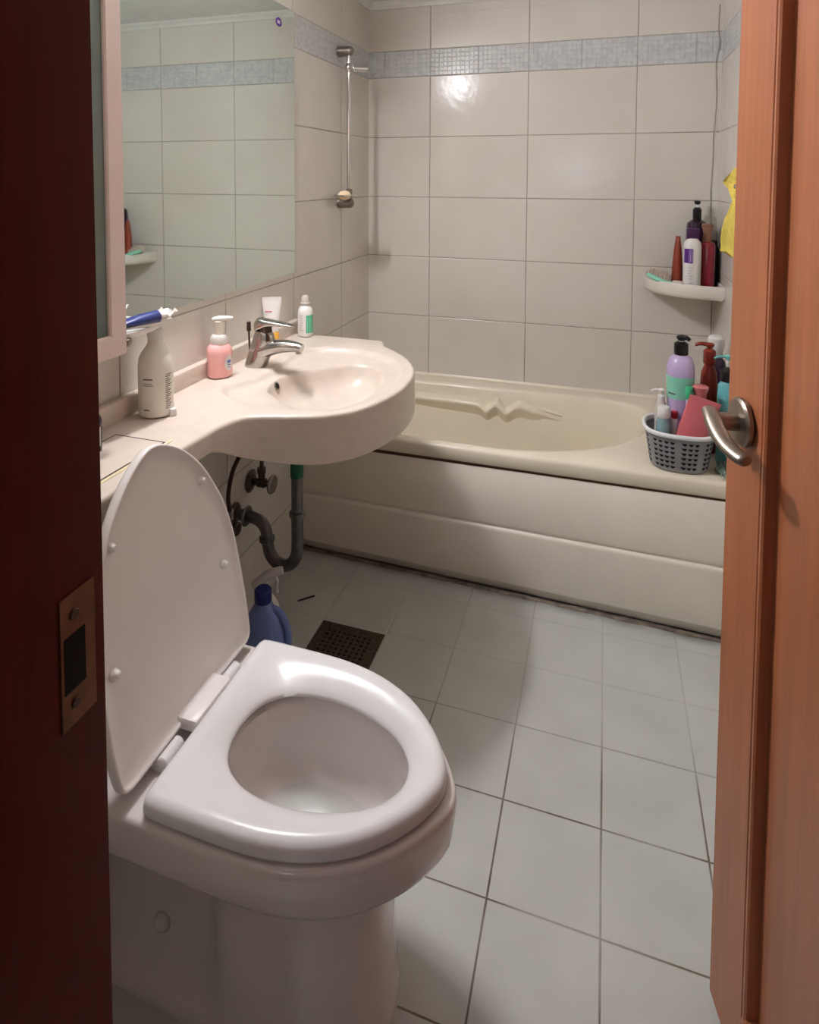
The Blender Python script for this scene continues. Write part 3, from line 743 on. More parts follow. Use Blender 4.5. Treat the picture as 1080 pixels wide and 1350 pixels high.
Pd, Ft = polar(PED, BC), polar(FOOT, BC)
def shk(f, z): return [Vector((.592+(q.x-.592)*f, CY+(q.y-CY)*f, z)) for q in INN]
inner = [shk(.10, .248), shk(.30, .251), shk(.50, .258), shk(.68, .268), shk(.80, .279), shk(.89, .294), shk(.945, .315), shk(.98, .345), shk(1.0, .383), mixl(INN, Bo, .06, .392), mixl(INN, Bo, .3, .395)]
outer = [off(Bo, .008, .3955), off(Bo, .003, .394), off(Bo, .0005, .389), off(Bo, 0, .382), off(Bo, .002, .358), off(Bo, .006, .328), off(Bo, .012, .314), off(Bo, .022, .306), mixl(Bo, Pd, .55, .297), mixl(Bo, Pd, .86, .280), mixl(Bo, Pd, .97, .25), mixl(Pd, Ft, .0, .20), mixl(Pd, Ft, .08, .12), mixl(Pd, Ft, .35, .06), mixl(Pd, Ft, .85, .03), off(Ft, 0, .022), off(Ft, 0, .0)]
bowl = obj('bowl', loft(inner+outer, True, True, True), M['ceramic'], toi, 50)
obj('water', loft([shk(.695, .2695), shk(.3, .2695)], True, False, True), M['water'], toi, 0, up=True)
# lid, leaning back a little
LID = egg([(.0, 0), (.0, .08), (.0, .155), (.004, .171), (.019, .1795), (.074, .1836), (.158, .1836), (.221, .1795), (.285, .165), (.337, .142), (.380, .1155), (.419, .077), (.443, .041), (.454, .0145), (.4555, 0)], 140)
lean = 0.1851; lx0, lz0 = 0.3524, 0.4137
def lidp(q, t):
    """lid coordinates: q.x runs up the lid, t is the offset off its inner face towards the bowl"""
    return Vector((lx0-q.x*math.sin(lean)+t*math.cos(lean), q.y, lz0+q.x*math.cos(lean)+t*math.sin(lean)))
def LL(d, t): return [lidp(q, t) for q in inset(LID, d)]
lid = obj('lid', loft([LL(.03, -.016), LL(.012, -.0150), LL(.003, -.011), LL(0, -.004), LL(0, .006), LL(.0015, .0085), LL(.0045, .0085), LL(.0065, .0065), LL(.010, .0005), LL(.03, -.001), LL(.06, -.002)], True, True, True), M['lid'], toi, 60)
for x, yy in [(.343, .118), (.343, -.118), (.167, .142), (.167, -.150)]:
    c = lidp(Vector((x, CY+yy, 0)), 0.0)
    nrm = Vector((math.cos(lean), 0, math.sin(lean)))
    obj('bumper', cyl(c-nrm*0.003, c+nrm*0.010, 0.0085, 0.0065, 18, bev=0.003), M['seat'], lid)
flap = box(0.348, 0.389, CY-.042, CY+.062, 0.408, 0.430, 0.005)
obj('lid_tab', flap, M['lid'], lid)
for yy in (-.53, -.70):
    hb = box(0.348, 0.389, yy-.020, yy+.020, 0.394, 0.413, 0.004)
    cyl((0.372, yy-.023, 0.414), (0.372, yy+.023, 0.414), 0.0095, n=16, bm=hb, bev=0.002)
    obj('hinge', hb, M['seat'], toi)
# cistern under the counter, bolt cap
obj('cistern', box(0.012, 0.215, CY-.20, CY+.20, 0.36, 0.735, 0.018, seg=3), M['ceramic'], toi)
obj('cistern_neck', box(0.03, 0.27, CY-.11, CY+.11, 0.24, 0.40, 0.03, seg=3), M['ceramic'], toi)
obj('bolt_cap', ball((0.340, CY-.074, 0.098), 0.015, sy=0.7), M['ceramic'], toi)

# ------------------------------------------------------------------ bath
bath = thing('bathtub', 'cream built-in bathtub with white front panel along the back wall', 'bathtub', (0.7, 0.83, 0.0))
YB, ZR = 0.482, 0.4604
OPEN = ccw(resample(spline([Vector((x, y, 0)) for x, y in [(.12, .62), (.16, .545), (.24, .527), (.377, .525), (.556, .521), (.70, .520), (.80, .535), (.90, .567), (1.0, .622), (1.09, .705), (1.15, .80), (1.172, .90), (1.17, 1.0), (1.14, 1.065), (1.07, 1.10), (.95, 1.108), (.78, 1.106), (.53, 1.104), (.30, 1.100), (.18, 1.085), (.125, 1.03), (.11, .85)]], 8, True), 160))
TC = (0.62, 0.82)
def rect_loop(x0, x1, y0, y1, z, n=160):
    l = ccw([Vector((x0, y0, 0)), Vector((x1, y0, 0)), Vector((x1, y1, 0)), Vector((x0, y1, 0))])
    out = polar(l, TC, n)
    # snap the nearest points onto the corners
    for cx, cy in ((x0, y0), (x1, y0), (x1, y1), (x0, y1)):
        k = min(range(n), key=lambda i: (out[i].x-cx)**2+(out[i].y-cy)**2); out[k] = Vector((cx, cy, 0))
    return [Vector((q.x, q.y, z)) for q in out]
Oo = polar(OPEN, TC, 160)
def sh(l, f, z, c=(0.63, 0.82)): return [Vector((c[0]+(q.x-c[0])*f, c[1]+(q.y-c[1])*f, z)) for q in l]
def shd(l, dx, z): return [Vector((q.x, q.y, z)) for q in inset(l, dx)]
bl = [rect_loop(.001, W-.001, YB+.02, D-.001, .405), rect_loop(.001, W-.001, YB+.004, D-.001, .4125), rect_loop(.001, W-.001, YB, D-.001, .420), rect_loop(.001, W-.001, YB, D-.001, .448), rect_loop(.001, W-.001, YB+.003, D-.001, .456), rect_loop(.001, W-.001, YB+.012, D-.001, .4604),
      shd(Oo, -.018, .461), shd(Oo, -.006, .4605), shd(Oo, .001, .457), shd(Oo, .005, .449), shd(Oo, .010, .425), shd(Oo, .024, .36), shd(Oo, .042, .25), shd(Oo, .062, .15), shd(Oo, .10, .108), shd(Oo, .15, .100)]
obj('tub', loft(bl, True, False, True), M['tub'], bath, 50)
# scalloped grip ledge on the far inner wall
def led(x):
    """how far the ledge stands out and how low its lip hangs at x"""
    def bmp(c, w): return math.exp(-((x-c)/w)**2)
    y = 1.058-0.010*bmp(.60, .09)
    z = .398 - .022*bmp(.563, .020) - .022*bmp(.645, .022) + .010*bmp(.606, .014) + .010*bmp(.70, .022) - .03*max(0, (x-.72))/.15
    return y, z
lbm = []
for i in range(97):
    x = .26+.60*i/96; y, z = led(x)
    e = 1.0 if x < .70 else max(0.0, 1-(x-.70)/.16)
    y = 1.085-(1.085-y)*(.15+.85*e)
    lbm.append([Vector((x, 1.092, z+.020)), Vector((x, 1.075, z+.016)), Vector((x, y+.006, z+.008)), Vector((x, y, z)), Vector((x, y+.002, z-.008)), Vector((x, y+.012, z-.020)), Vector((x, 1.085, z-.06))])
lb_ = loft(lbm, False)
obj('grip_ledge', lb_, M['tub'], bath, 60)
# front panel with its pressed rib
def pan(z, dy):
    return [Vector((.001, .505-z*.04+dy, z)), Vector((W*.5, .4855-z*.0+dy+.0, z)), Vector((W-.001, .463+z*.046+dy, z))]
prof = [(0.004, .016), (0.010, .012), (0.026, .007), (.034, -.002), (.040, -.004), (.198, -.004), (.204, -.0035), (.2085, -.001), (.2105, .004), (.2125, .0055), (.215, .0055), (.217, .003), (.220, .001), (.226, .0), (.398, .0), (.402, .003), (.404, .010)]
obj('front_panel', loft([[Vector((q.x, q.y+.004, q.z)) for q in pan(z, dy)] for z, dy in prof], False), M['panel'], bath, 40)
obj('rim_gap', box(.002, W-.002, YB+.010, YB+.022, .398, .414), M['gap'], bath, 0)
cbm = []
for i in range(141):
    x = .002+(W-.004)*i/140; y0 = .507-.0295*x/1.0
    r = .0045+.0006*math.sin(i*1.7)+.0012*math.sin(i*0.41+1)
    cbm.append([Vector((x, y0-r, 0.0003)), Vector((x, y0-r*.5, r*.75)), Vector((x, y0+.004, r*1.3+.001)), Vector((x, y0+.012, .003))])
obj('caulk', loft(cbm, False), M['caulk'], bath, 60)
cb2 = [[Vector((x, D-.009, .4612)), Vector((x, D-.004, .465)), Vector((x, D-.0005, .4705))] for x in [W*i/30 for i in range(31)]]
obj('back_caulk', loft(cb2, False), M['tub'], bath, 60)

# ------------------------------------------------------------------ shower rail, soap
rail = thing('shower_rail', 'chrome vertical shower rail on the left wall near the corner', 'rail', (0.0, 0.81, 1.2))
RX, RY = 0.046, 0.845
obj('bar', cyl((RX, RY, 1.225), (RX, RY, 1.835), 0.0085, n=20), M['chrome'], rail)
for zz, nm in ((1.822, 'bracket'), (1.228, 'bracket')):
    b = cyl((0.0005, RY, zz), (0.03, RY, zz), 0.0215, 0.0205, 24, bev=0.002); cyl((0.028, RY, zz), (RX+0.004, RY, zz), 0.0205, 0.0195, 24, b); ball((RX+0.004, RY, zz), 0.0195, b, sx=0.9)
    obj(nm, b, M['dullchrome'], rail)
hb = ball((RX, RY, 1.757), 0.019); cyl((RX, RY, 1.757), (RX+0.018, RY-.005, 1.757), 0.014, n=20, bm=hb)
cyl((RX+0.010, RY+0.005, 1.755), (RX+0.055, RY+0.045, 1.757), 0.015, 0.013, 22, hb, 0.003); ball((RX+0.055, RY+0.045, 1.757), 0.0125, hb)
obj('hand_shower_holder', hb, M['chrome'], rail)
obj('lower_collar', cyl((RX, RY, 1.245), (RX, RY, 1.285), 0.0135, n=20, bev=0.003), M['dullchrome'], rail)
sd = loft([ring((0.055, 0.777), 0.036, 28, 0.036, 1.2545), ring((0.055, 0.777), 0.040, 28, 0.040, 1.2565), ring((0.055, 0.777), 0.045, 28, 0.045, 1.262), ring((0.055, 0.777), 0.043, 28, 0.043, 1.2625), ring((0.055, 0.777), 0.036, 28, 0.036, 1.2575)], True, True, True)
box(0.040, 0.056, 0.812, 0.845, 1.255, 1.266, 0.003, sd)
obj('soap_dish', sd, M['chrome'], rail)
tag(obj('soap_bar', ball((0.055, 0.777, 1.2605), 0.030, sx=0.8, sy=1.0, sz=0.62, seg=24), M['soap'], sub=0), 'round cream bar of soap on the shower rail dish', 'soap')

# ------------------------------------------------------------------ plumbing under the basin
dr = thing('drain_trap', 'grey metal U-bend drain pipe under the basin', 'pipe', (0.205, 0.07, 0.20))
PY = 0.07
obj('tailpiece', cyl((.206, PY, .545), (.206, PY, .375), .0165, n=22), M['pipe'], dr)
tape = obj('taped_joint', cyl((.206, PY, .684), (.206, PY, .492), .0190, .0185, 22), M['green_tape'], dr); tape['label'] = 'green taped upper section'
ub = tube(spline([(.206, PY, .385), (.206, PY, .30), (.202, PY, .262), (.186, PY, .236), (.163, PY, .226), (.139, PY, .232), (.121, PY, .250), (.113, PY, .275), (.110, PY, .300)], 6), .0170, 20)
obj('u_bend', ub, M['pipe'], dr, 60)
arm = tube(spline([(.110, PY, .292), (.107, PY, .318), (.096, PY, .336), (.080, PY, .346), (.055, PY, .350), (.02, PY, .350), (.001, PY, .350)], 6), .0165, 20)
obj('wall_arm', arm, M['pipe'], dr, 60)
obj('slip_nut', cyl((.206, PY, .378), (.206, PY, .392), .0225, n=24, bev=.002), M['pipe'], dr)
obj('slip_nut', cyl((.110, PY, .288), (.110, PY, .302), .0225, n=24, bev=.002), M['pipe'], dr)
obj('wall_flange', lathe([(.030, 0), (.031, .003), (.024, .010), (.018, .012)], (0, 0, 0), 26), M['oldmetal'], dr, local=True)
wfl = [o for o in dr.children if o.name.startswith('wall_flange')][0]; wfl.rotation_euler = (0, PI/2, 0); wfl.location = (0.002-.205, 0, .350-.20)
obj('nut_ring', cyl((.040, PY, .350), (.048, PY, .350), .029, n=26, bev=.003), M['pipe'], dr)
val = thing('angle_valve', 'tarnished angle stop valve with round handle on the wall under the basin', 'valve', (0.0, 0.164, 0.407))
VY, VZ = .164, .405
obj('escutcheon', cyl((.0005, VY, VZ), (.010, VY, VZ), .034, .020, 26, bev=.002), M['oldmetal'], val)
vb = cyl((.008, VY, VZ), (.066, VY, VZ), .0105, n=18); cyl((.026, VY, VZ), (.052, VY, VZ), .0145, n=18, bm=vb, bev=.002); cyl((.039, VY, VZ), (.039, VY, VZ+.045), .0105, n=16, bm=vb); cyl((.039, VY, VZ+.03), (.039, VY, VZ+.046), .0135, n=8, bm=vb)
obj('body', vb, M['oldmetal'], val)
obj('handle', cyl((.070, VY, VZ), (.080, VY, VZ), .028, n=26, bev=.003), M['dullchrome'], val)
obj('riser', tube(spline([(.039, VY, VZ+.04), (.040, VY, VZ+.09), (.045, VY-.02, VZ+.16), (.055, VY-.05, .64), (.065, VY-.06, .683)], 5), .0065, 12), M['oldmetal'], val)
obj('branch_tee', box(.030, .050, VY-.012, VY+.012, VZ+.105, VZ+.130, .003), M['oldmetal'], val)
obj('tee_stub', cyl((.04, VY-.05, VZ+.120), (.04, VY, VZ+.117), .003, n=10), M['oldmetal'], val)
hs = thing('supply_hose', 'dark braided water hose hanging under the basin left of the trap', 'hose', (0.03, 0.02, 0.38))
obj('hose', tube(spline([(.065, .075, .683), (.05, .070, .60), (.035, .055, .54), (.030, .020, .50), (.030, -.002, .445), (.032, .000, .405), (.032, .004, .385)], 6), .0062, 12), M['hose'], hs)
obj('hose_nut', cyl((.032, .004, .372), (.032, .004, .398), .0105, n=8), M['dullchrome'], hs)
hv = cyl((.0005, .008, .345), (.055, .008, .345), .019, n=20, bev=.003); cyl((.032, .006, .345), (.032, .005, .375), .012, n=16, bm=hv)
obj('wall_valve', hv, M['oldmetal'], hs)

# ------------------------------------------------------------------ floor things
fd = thing('floor_drain', 'square bronze floor drain grate in the tiles under the basin', 'drain', (0.330, 0.088, 0.0))
gx0, gx1, gy0, gy1 = .232, .428, -.008, .188
def sq(d, z): return [Vector((gx0+d, gy0+d, z)), Vector((gx1-d, gy0+d, z)), Vector((gx1-d, gy1-d, z)), Vector((gx0+d, gy1-d, z))]
obj('frame', loft([sq(0, 0), sq(.001, .0015), sq(.022, .0015), sq(.023, .0005)], True, True, True), M['drain'], fd, 0)
gr = bmesh.new()
bmesh.ops.create_grid(gr, x_segments=1, y_segments=1, size=.5)
bmesh.ops.scale(gr, vec=(.150, .150, 1), verts=gr.verts); bmesh.ops.translate(gr, vec=(.330, .090, .0016), verts=gr.verts)
pl = obj('grate', gr, M['drain'], fd, 0)
hb = bmesh.new()
for i in range(9):
    for j in range(9):
        x = .330+(i-4)*.0158; y = .090+(j-4)*.0158
        lathe([(.0052 if (i+j) % 2 else .0040, 0), (.0052 if (i+j) % 2 else .0040, .0003)], (x, y, .0017), 8, bm=hb)
obj('holes', hb, M['hole'], pl, 0)
tag(obj('hair_pin', tube([(.121, .239, .0035), (.135, .255, .003), (.150, .270, .003), (.160, .278, .0035)], .0028, 8, flat=.8), M['black']), 'thin dark stick lying on the floor beyond the drain', 'stick')

jug = thing('detergent_jug', 'blue detergent jug with navy cap on the floor behind the toilet', 'jug', (0.185, -0.085, 0.0), (0, 0, math.radians(15)))
jl = [(0.0, .052, .036), (.006, .057, .040), (.10, .058, .041), (.15, .054, .038), (.185, .043, .031), (.210, .028, .024), (.222, .020, .020), (.232, .019, .019)]
obj('body', loft([[Vector((w*math.copysign(abs(math.cos(2*PI*k/28))**.8, math.cos(2*PI*k/28)), h*math.copysign(abs(math.sin(2*PI*k/28))**.8, math.sin(2*PI*k/28)), z)) for k in range(28)] for z, w, h in jl], True, True, True), M['jug'], jug, local=True)
obj('handle', tube(spline([(.022, 0, .208), (.045, 0, .195), (.062, 0, .160), (.066, 0, .12), (.056, 0, .085)], 6), .0095, 12), M['jug'], jug, local=True)
obj('cap', lathe([(.021, 0), (.0225, .002), (.0225, .030), (.019, .034)], (0, 0, .226), 24), M['navy'], jug, local=True)
spb = thing('spray_bottle', 'white spray bottle behind the blue jug, under the drain pipe', 'bottle', (0.135, 0.02, 0.0), (0, 0, math.radians(20)))
obj('body', lathe([(.034, 0), (.038, .003), (.039, .10), (.034, .135), (.020, .160), (.014, .170), (.014, .185)], (0, 0, 0), 26, 1.0), M['white'], spb, local=True)
hd_ = tube(spline([(-.030, 0, .190), (-.015, 0, .205), (.005, 0, .222), (.03, 0, .232), (.045, 0, .236)], 5), lambda t: .017-.007*t, 16)
obj('spray_head', hd_, M['white'], spb, 50, local=True)
obj('trigger', tube(spline([(.022, 0, .222), (.030, 0, .205), (.027, 0, .188), (.030, 0, .172)], 5), .005, 10), M['white'], spb, 50, local=True)

# ------------------------------------------------------------------ corner shelf and its things
sh_ = thing('corner_shelf', 'white plastic corner shelf in the back right corner', 'shelf', (1.35, 1.14, 0.91))
arc = [Vector((1.1625, D-.001, 0))]
for i in range(25):
    a = i/24*PI/2
    e = 2.35
    arc.append(Vector((W-.001-(.252)*math.cos(a)**(2/e), D-.001-(.222)*math.sin(a)**(2/e), 0)))
arc.append(Vector((W-.001, D-.001, 0)))
arc = ccw([arc[i] for i in range(1, len(arc))])
def AS(d, z): return [Vector((min(q.x, W-.001), min(q.y, D-.001), z)) for q in inset(arc, d)]
obj('tray', loft([AS(.012, .898), AS(.004, .902), AS(0, .912), AS(0, .946), AS(.002, .949), AS(.005, .949), AS(.007, .946), AS(.007, .920), AS(.012, .916)], True, True, True), M['shelf'], sh_, 50)
ZS = .9165
wb_ = bottle('shampoo_bottle', 'white slim bottle with purple label square on the corner shelf', (1.314, 1.038, ZS), [(.023, 0), (.0285, .002), (.030, .010), (.030, .168), (.0275, .182), (.019, .192), (.017, .196)], M['white'], rx=1.0, p=2.4, n=32)
fw = wrap(0.0334, math.radians(-118))
pl_ = strips([(-.018, .014, .108, .160)], fw, M['purple'], 'purple_label', wb_)
strips([(.002+.004*i, .0035+.004*i, .112, .156) for i in range(3)], wrap(.0337, math.radians(-118)), M['lavender'], 'label_print', pl_)
strips([(-.004, .016 - (i % 3)*.004, .09-i*.010, .092-i*.010) for i in range(5)] + [(-.002, .016, .034, .0365)], fw, M['softink'], 'small_print', wb_)
obj('cap', box(-.021, .021, -.013, .013, .194, .232, .003), M['plumcap'], wb_, local=True)
dp_ = bottle('conditioner_bottle', 'dark purple bottle with tall black pump behind the white one on the shelf', (1.338, 1.134, ZS), [(.031, 0), (.035, .003), (.036, .22), (.033, .246), (.018, .258)], M['darkpurple'], p=3.0)
pump(dp_, .255, M['black'], M['white'], .0145, .050, .022, .016, math.radians(-100))
rb = bottle('hair_oil_bottle', 'glossy red bottle with brown translucent cap on the shelf, right of white bottle', (1.366, 1.068, ZS), [(.024, 0), (.0275, .003), (.028, .165), (.025, .178), (.016, .184)], M['red'], n=32)
obj('cap', lathe([(.015, 0), (.0165, .003), (.014, .03), (.019, .052), (.021, .062), (.017, .066)], (0, 0, .182), 22), M['brownclear'], rb, local=True)
bk = bottle('black_bottle', 'black bottle squeezed between red bottle and right wall', (1.395, 1.113, ZS), [(.015, 0), (.018, .003), (.018, .15), (.011, .165), (.011, .185)], M['black'])
bt = thing('brown_tube', 'brown tapered tube standing on its cap behind the hairbrush', 'tube', (1.273, 1.118, ZS), (0, 0, math.radians(-20)))
obj('body', loft([[Vector((w*math.cos(2*PI*k/20), h*math.sin(2*PI*k/20), z)) for k in range(20)] for z, w, h in [(0.022, .0205, .018), (.03, .021, .018), (.08, .0185, .016), (.14, .0145, .010), (.188, .0085, .0022), (.196, .0080, .0015)]], True, True, True), M['browntube'], bt, local=True)
obj('cap', lathe([(.0200, 0), (.0210, .002), (.0210, .022)], (0, 0, 0), 22), M['browntube'], bt, local=True)
# hairbrush
hbsh = thing('hairbrush', 'mint and clear oval hairbrush with pale bristles on the corner shelf', 'hairbrush', (1.215, 1.08, ZS))
obj('handle', tube(spline([(1.170, 1.090, .966), (1.182, 1.074, .961), (1.205, 1.058, .952), (1.232, 1.048, .945), (1.252, 1.044, .943)], 6), lambda t: .0075+.0035*math.sin(PI*min(1, t*1.3)), 16, flat=.8), M['mint'], hbsh, 60)
obj('handle_end', tube([(1.250, 1.0445, .943), (1.253, 1.044, .943), (1.259, 1.041, .9425), (1.275, 1.033, .941), (1.284, 1.026, .9405), (1.287, 1.023, .940)], [.0095, .0115, .0128, .0145, .0135, .009], 18), M['pearl'], hbsh, 60)
HC = Vector((1.207, 1.100, .962)); hx = Vector((.93, -.25, -.18)).normalized(); hn = Vector((.05, -.80, .60)); hn = (hn-hx*hn.dot(hx)).normalized(); hy = hn.cross(hx)
def hring(f, d): return [HC+hx*.047*f*math.cos(2*PI*k/28)+hy*.025*f*math.sin(2*PI*k/28)+hn*d for k in range(28)]
obj('head', loft([hring(.55, -.011), hring(.85, -.007), hring(1.0, 0), hring(.97, .003), hring(.88, .004), hring(.5, .0065)], True, True, True), M['clearhead'], hbsh, 60)
brm = bmesh.new()
for i in range(8):
    for j in range(4):
        u_, v_ = (i-3.5)/4.6, (j-1.5)/2.3
        if u_*u_+v_*v_ > .85: continue
        c = HC+hx*.047*u_+hy*.025*v_
        cyl(c+hn*.004, c+hn*.017, .0018, .0013, 6, brm)
bo = obj('bristles', brm, M['bristle'], hbsh, 0); bo['kind'] = 'stuff'

# ------------------------------------------------------------------ basket on the bath rim
bas = thing('plastic_basket', 'grey perforated plastic basket full of bottles on the bath corner', 'basket', (1.2365, 0.575, ZR))
BCX, BCY = 1.2365, 0.578
def bloop(f, z, d=0): return [Vector((q.x, q.y, z)) for q in ring((BCX, BCY), (.074+.016*f)-d, 56, (.080+.018*f)-d, 0, 2.7)]
z0b, z1b = ZR+.0015, ZR+.122
shell = loft([bloop(0, z0b, .012), bloop(0, z0b+.001, .004), bloop(.03, z0b+.006), bloop(.95, z1b-.012), bloop(.95, z1b-.012, .003), bloop(.03, z0b+.008, .003), bloop(0, z0b+.004, .012)], True, True, True)
so_ = obj('shell', shell, M['basket'], bas, 50)
rim = loft([bloop(.95, z1b-.014, -.001), bloop(1.0, z1b-.012, -.005), bloop(1.05, z1b-.004, -.006), bloop(1.05, z1b, -.003), bloop(1.05, z1b, .002), bloop(1.0, z1b-.004, .004), bloop(.95, z1b-.014, .0035)])
ro = obj('rim', rim, M['basketrim'], bas, 60); ro['label'] = 'pale rolled rim'
# punched scallop holes shown as dark openings seated in the shell wall
hbm = bmesh.new()
def on_shell(a, z, d):
    f = .03+.92*(z-z0b-.006)/(z1b-.018-z0b); rx_ = .080+.018*f+d; ry_ = .074+.016*f+d; p_ = 2.7
    ca, sa = math.cos(a), math.sin(a)
    return Vector((BCX+rx_*math.copysign(abs(ca)**(2/p_), ca), BCY+ry_*math.copysign(abs(sa)**(2/p_), sa), z))
per = [on_shell(2*PI*i/720, z0b+.05, 0) for i in range(720)]
cum = [0.0]
for i in range(720): cum.append(cum[-1]+(per[(i+1) % 720]-per[i]).length)
def ang_at(s_):
    s_ %= cum[-1]
    for i in range(720):
        if cum[i+1] >= s_: return 2*PI*(i+(s_-cum[i])/(cum[i+1]-cum[i]))/720
PL = cum[-1]; NC = 36
for c in range(NC):
    if c % 9 in (3, 8): continue                       # plain strips between the punched fields
    a = ang_at(PL*(c+.5)/NC)
    for r_ in range(6):
        z = z0b+.017+r_*.0150
        e0 = (on_shell(a+.01, z, 0)-on_shell(a-.01, z, 0)); da = .0066/(e0.length/.02)
        pts_ = [(-1, .0040), (-.6, -.0018), (0, -.0042), (.6, -.0018), (1, .0040)]
        hbm.faces.new([hbm.verts.new(on_shell(a+da*u_, z+v_, .0008)) for u_, v_ in pts_])
ho = obj('holes', hbm, M['hole'], so_, 0); ho['kind'] = 'stuff'
ZK = ZR+.009
b1 = bottle('travel_bottle', 'small grey-blue bottle with white cap at the left of the basket', (1.190, .545, ZK), [(.018, 0), (.0205, .003), (.021, .10), (.021, .125), (.0145, .142), (.014, .146)], M['greyblue'])
obj('cap', lathe([(.0165, 0), (.0175, .002), (.0175, .030), (.0155, .033)], (0, 0, .142), 22), M['white'], b1, local=True)
PB = [(.028, 0), (.033, .004), (.034, .10), (.038, .205), (.040, .262), (.039, .286), (.032, .311), (.017, .323)]
b2 = bottle('body_wash_bottle', 'lavender bottle with black pump and green label in the basket', (1.240, .610, ZK), PB, M['lavender'], rx=1.0, p=2.2, n=32)
pump(b2, .321, M['black'], M['white'], .0195, .040, .014, .026, math.radians(-30))
def label_shell(prof, z0, z1, a0, a1, grow=.0007, p=2.2, n=18):
    def rad(z):
        for (r0, h0), (r1, h1) in zip(prof[:-1], prof[1:]):
            if h0 <= z <= h1: return r0+(r1-r0)*(z-h0)/(h1-h0)
    L_ = []
    for i in range(9):
        z = z0+(z1-z0)*i/8; r = rad(z)+grow; row = []
        for k in range(n+1):
            a = a0+(a1-a0)*k/n; ca, sa = math.cos(a), math.sin(a)
            row.append(Vector((r*math.copysign(abs(ca)**(2/p), ca), r*math.copysign(abs(sa)**(2/p), sa), z)))
        L_.append(row)
    return loft(L_, False)
obj('green_label', label_shell(PB, .190, .258, math.radians(-178), math.radians(-8)), M['mint'], b2, 60, local=True)
obj('label_print', label_shell(PB, .204, .208, math.radians(-150), math.radians(-112), .0012), M['ink'], b2, 60, local=True)
b3 = thing('refill_pouch', 'pink refill pouch leaning in the front of the basket', 'pouch', (1.236, .527, ZK+.012), (math.radians(4), math.radians(17), math.radians(8)))
pbm = loft([[Vector((w*math.cos(2*PI*k/24), h*math.sin(2*PI*k/24), z)) for k in range(24)] for z, w, h in [(.0, .026, .018), (.05, .036, .024), (.11, .042, .022), (.165, .044, .012), (.195, .0445, .004), (.215, .0445, .0015)]], True, True, True)
obj('body', pbm, M['pouch'], b3, local=True)
b4 = bottle('dispenser_bottle', 'red-brown pump bottle standing on the bath rim behind the basket', (1.333, .705, ZR+.001), [(.022, 0), (.0255, .004), (.026, .21), (.023, .255), (.014, .28), (.014, .285)], M['redbrown'])
pump(b4, .283, M['redbrown'], None, .0175, .048, .014, .042, math.radians(170))
b5 = bottle('pink_bottle', 'dusty pink bottle with flared cap right of the pouch', (1.292, .572, ZK), [(.020, 0), (.0235, .004), (.024, .14), (.021, .165), (.014, .178), (.0135, .196)], M['pinkbottle'])
obj('cap', lathe([(.0150, 0), (.0165, .002), (.0170, .028), (.0225, .046), (.0230, .050), (.018, .053)], (0, 0, .188), 24), M['pinkbottle'], b5, local=True)
strips([(-.006, .004, .176, .188)], wrap(.0152, math.radians(-110)), M['white'], 'neck_label', b5)
b7 = bottle('foam_bottle', 'slim pale bottle with bright green cap behind the pink pouch', (1.260, .561, ZK), [(.008, 0), (.0095, .003), (.0095, .18), (.0095, .205), (.009, .212)], M['lavender'])
obj('cap', lathe([(.0098, 0), (.0108, .003), (.0108, .034), (.009, .038)], (0, 0, .200), 22), M['greencap'], b7, local=True)
b8 = bottle('white_pump_bottle', 'small pale pump bottle with white spout left in the basket', (1.186, .590, ZK), [(.015, 0), (.018, .003), (.0185, .15), (.014, .172), (.009, .18)], M['pearl'])
pump(b8, .178, M['white'], None, .0105, .018, .012, .030, math.radians(180))
b9 = bottle('red_cap_bottle', 'tiny bottle with red cap beside the pink pouch', (1.2215, .566, ZK), [(.009, 0), (.0105, .002), (.0105, .13), (.008, .138)], M['white'])
obj('cap', lathe([(.0085, 0), (.0095, .002), (.0095, .020), (.0075, .022)], (0, 0, .136), 18), M['redcap'], b9, local=True)
tag(obj('soap_puck', ball((1.310, .548, ZK+.104), .021, sx=.9, sy=.7, sz=1.1, seg=20), M['pearl']), 'pale oval soap puck at the front right of the basket', 'soap')
# bottles standing on the rim behind the basket
b10 = bottle('teal_pump_bottle', 'teal bottle with black collar and teal pump right of the basket', (1.373, .630, ZR+.001), [(.024, 0), (.0265, .004), (.027, .20), (.025, .240), (.016, .256)], M['teal'])
obj('neck_ring', lathe([(.0205, 0), (.0215, .003), (.0205, .032), (.012, .040)], (0, 0, .254), 22), M['black'], b10, local=True)
pump(b10, .292, M['tealcap'], M['white'], .010, .012, .022, .040, math.radians(195), collar=False)
b11 = bottle('white_spray_bottle', 'white topped dark bottle in the corner behind the basket', (1.365, .800, ZR+.001), [(.028, 0), (.032, .004), (.033, .24), (.028, .27), (.016, .285)], M['darkpurple'])
obj('cap', lathe([(.020, 0), (.022, .003), (.022, .030), (.025, .034), (.025, .062), (.018, .070)], (0, 0, .283), 24), M['white'], b11, local=True)
# cloth beside the basket
cl = bmesh.new(); g = 15; vv = []
for i in range(g):
    row = []
    for j in range(g):
        a, b = i/(g-1), j/(g-1)
        x = 1.338+.072*a; y = .495+.095*b
        z = ZR+.006+.012*(math.sin(a*14+b*5)**2)+.016*math.sin(PI*a)*math.sin(PI*b)+.006*math.sin(b*17)*math.sin(PI*b)**.5
        row.append(cl.verts.new((x+.006*math.sin(b*9), y+.006*math.sin(a*8), z)))
    vv.append(row)
for i in range(g-1):
    for j in range(g-1): cl.faces.new((vv[i][j], vv[i+1][j], vv[i+1][j+1], vv[i][j+1]))
bmesh.ops.solidify(cl, geom=cl.faces[:], thickness=.003)
tag(obj('wash_cloth', cl, M['cloth'], smooth=60), 'crumpled sage green cloth on the bath rim beside the basket', 'cloth')

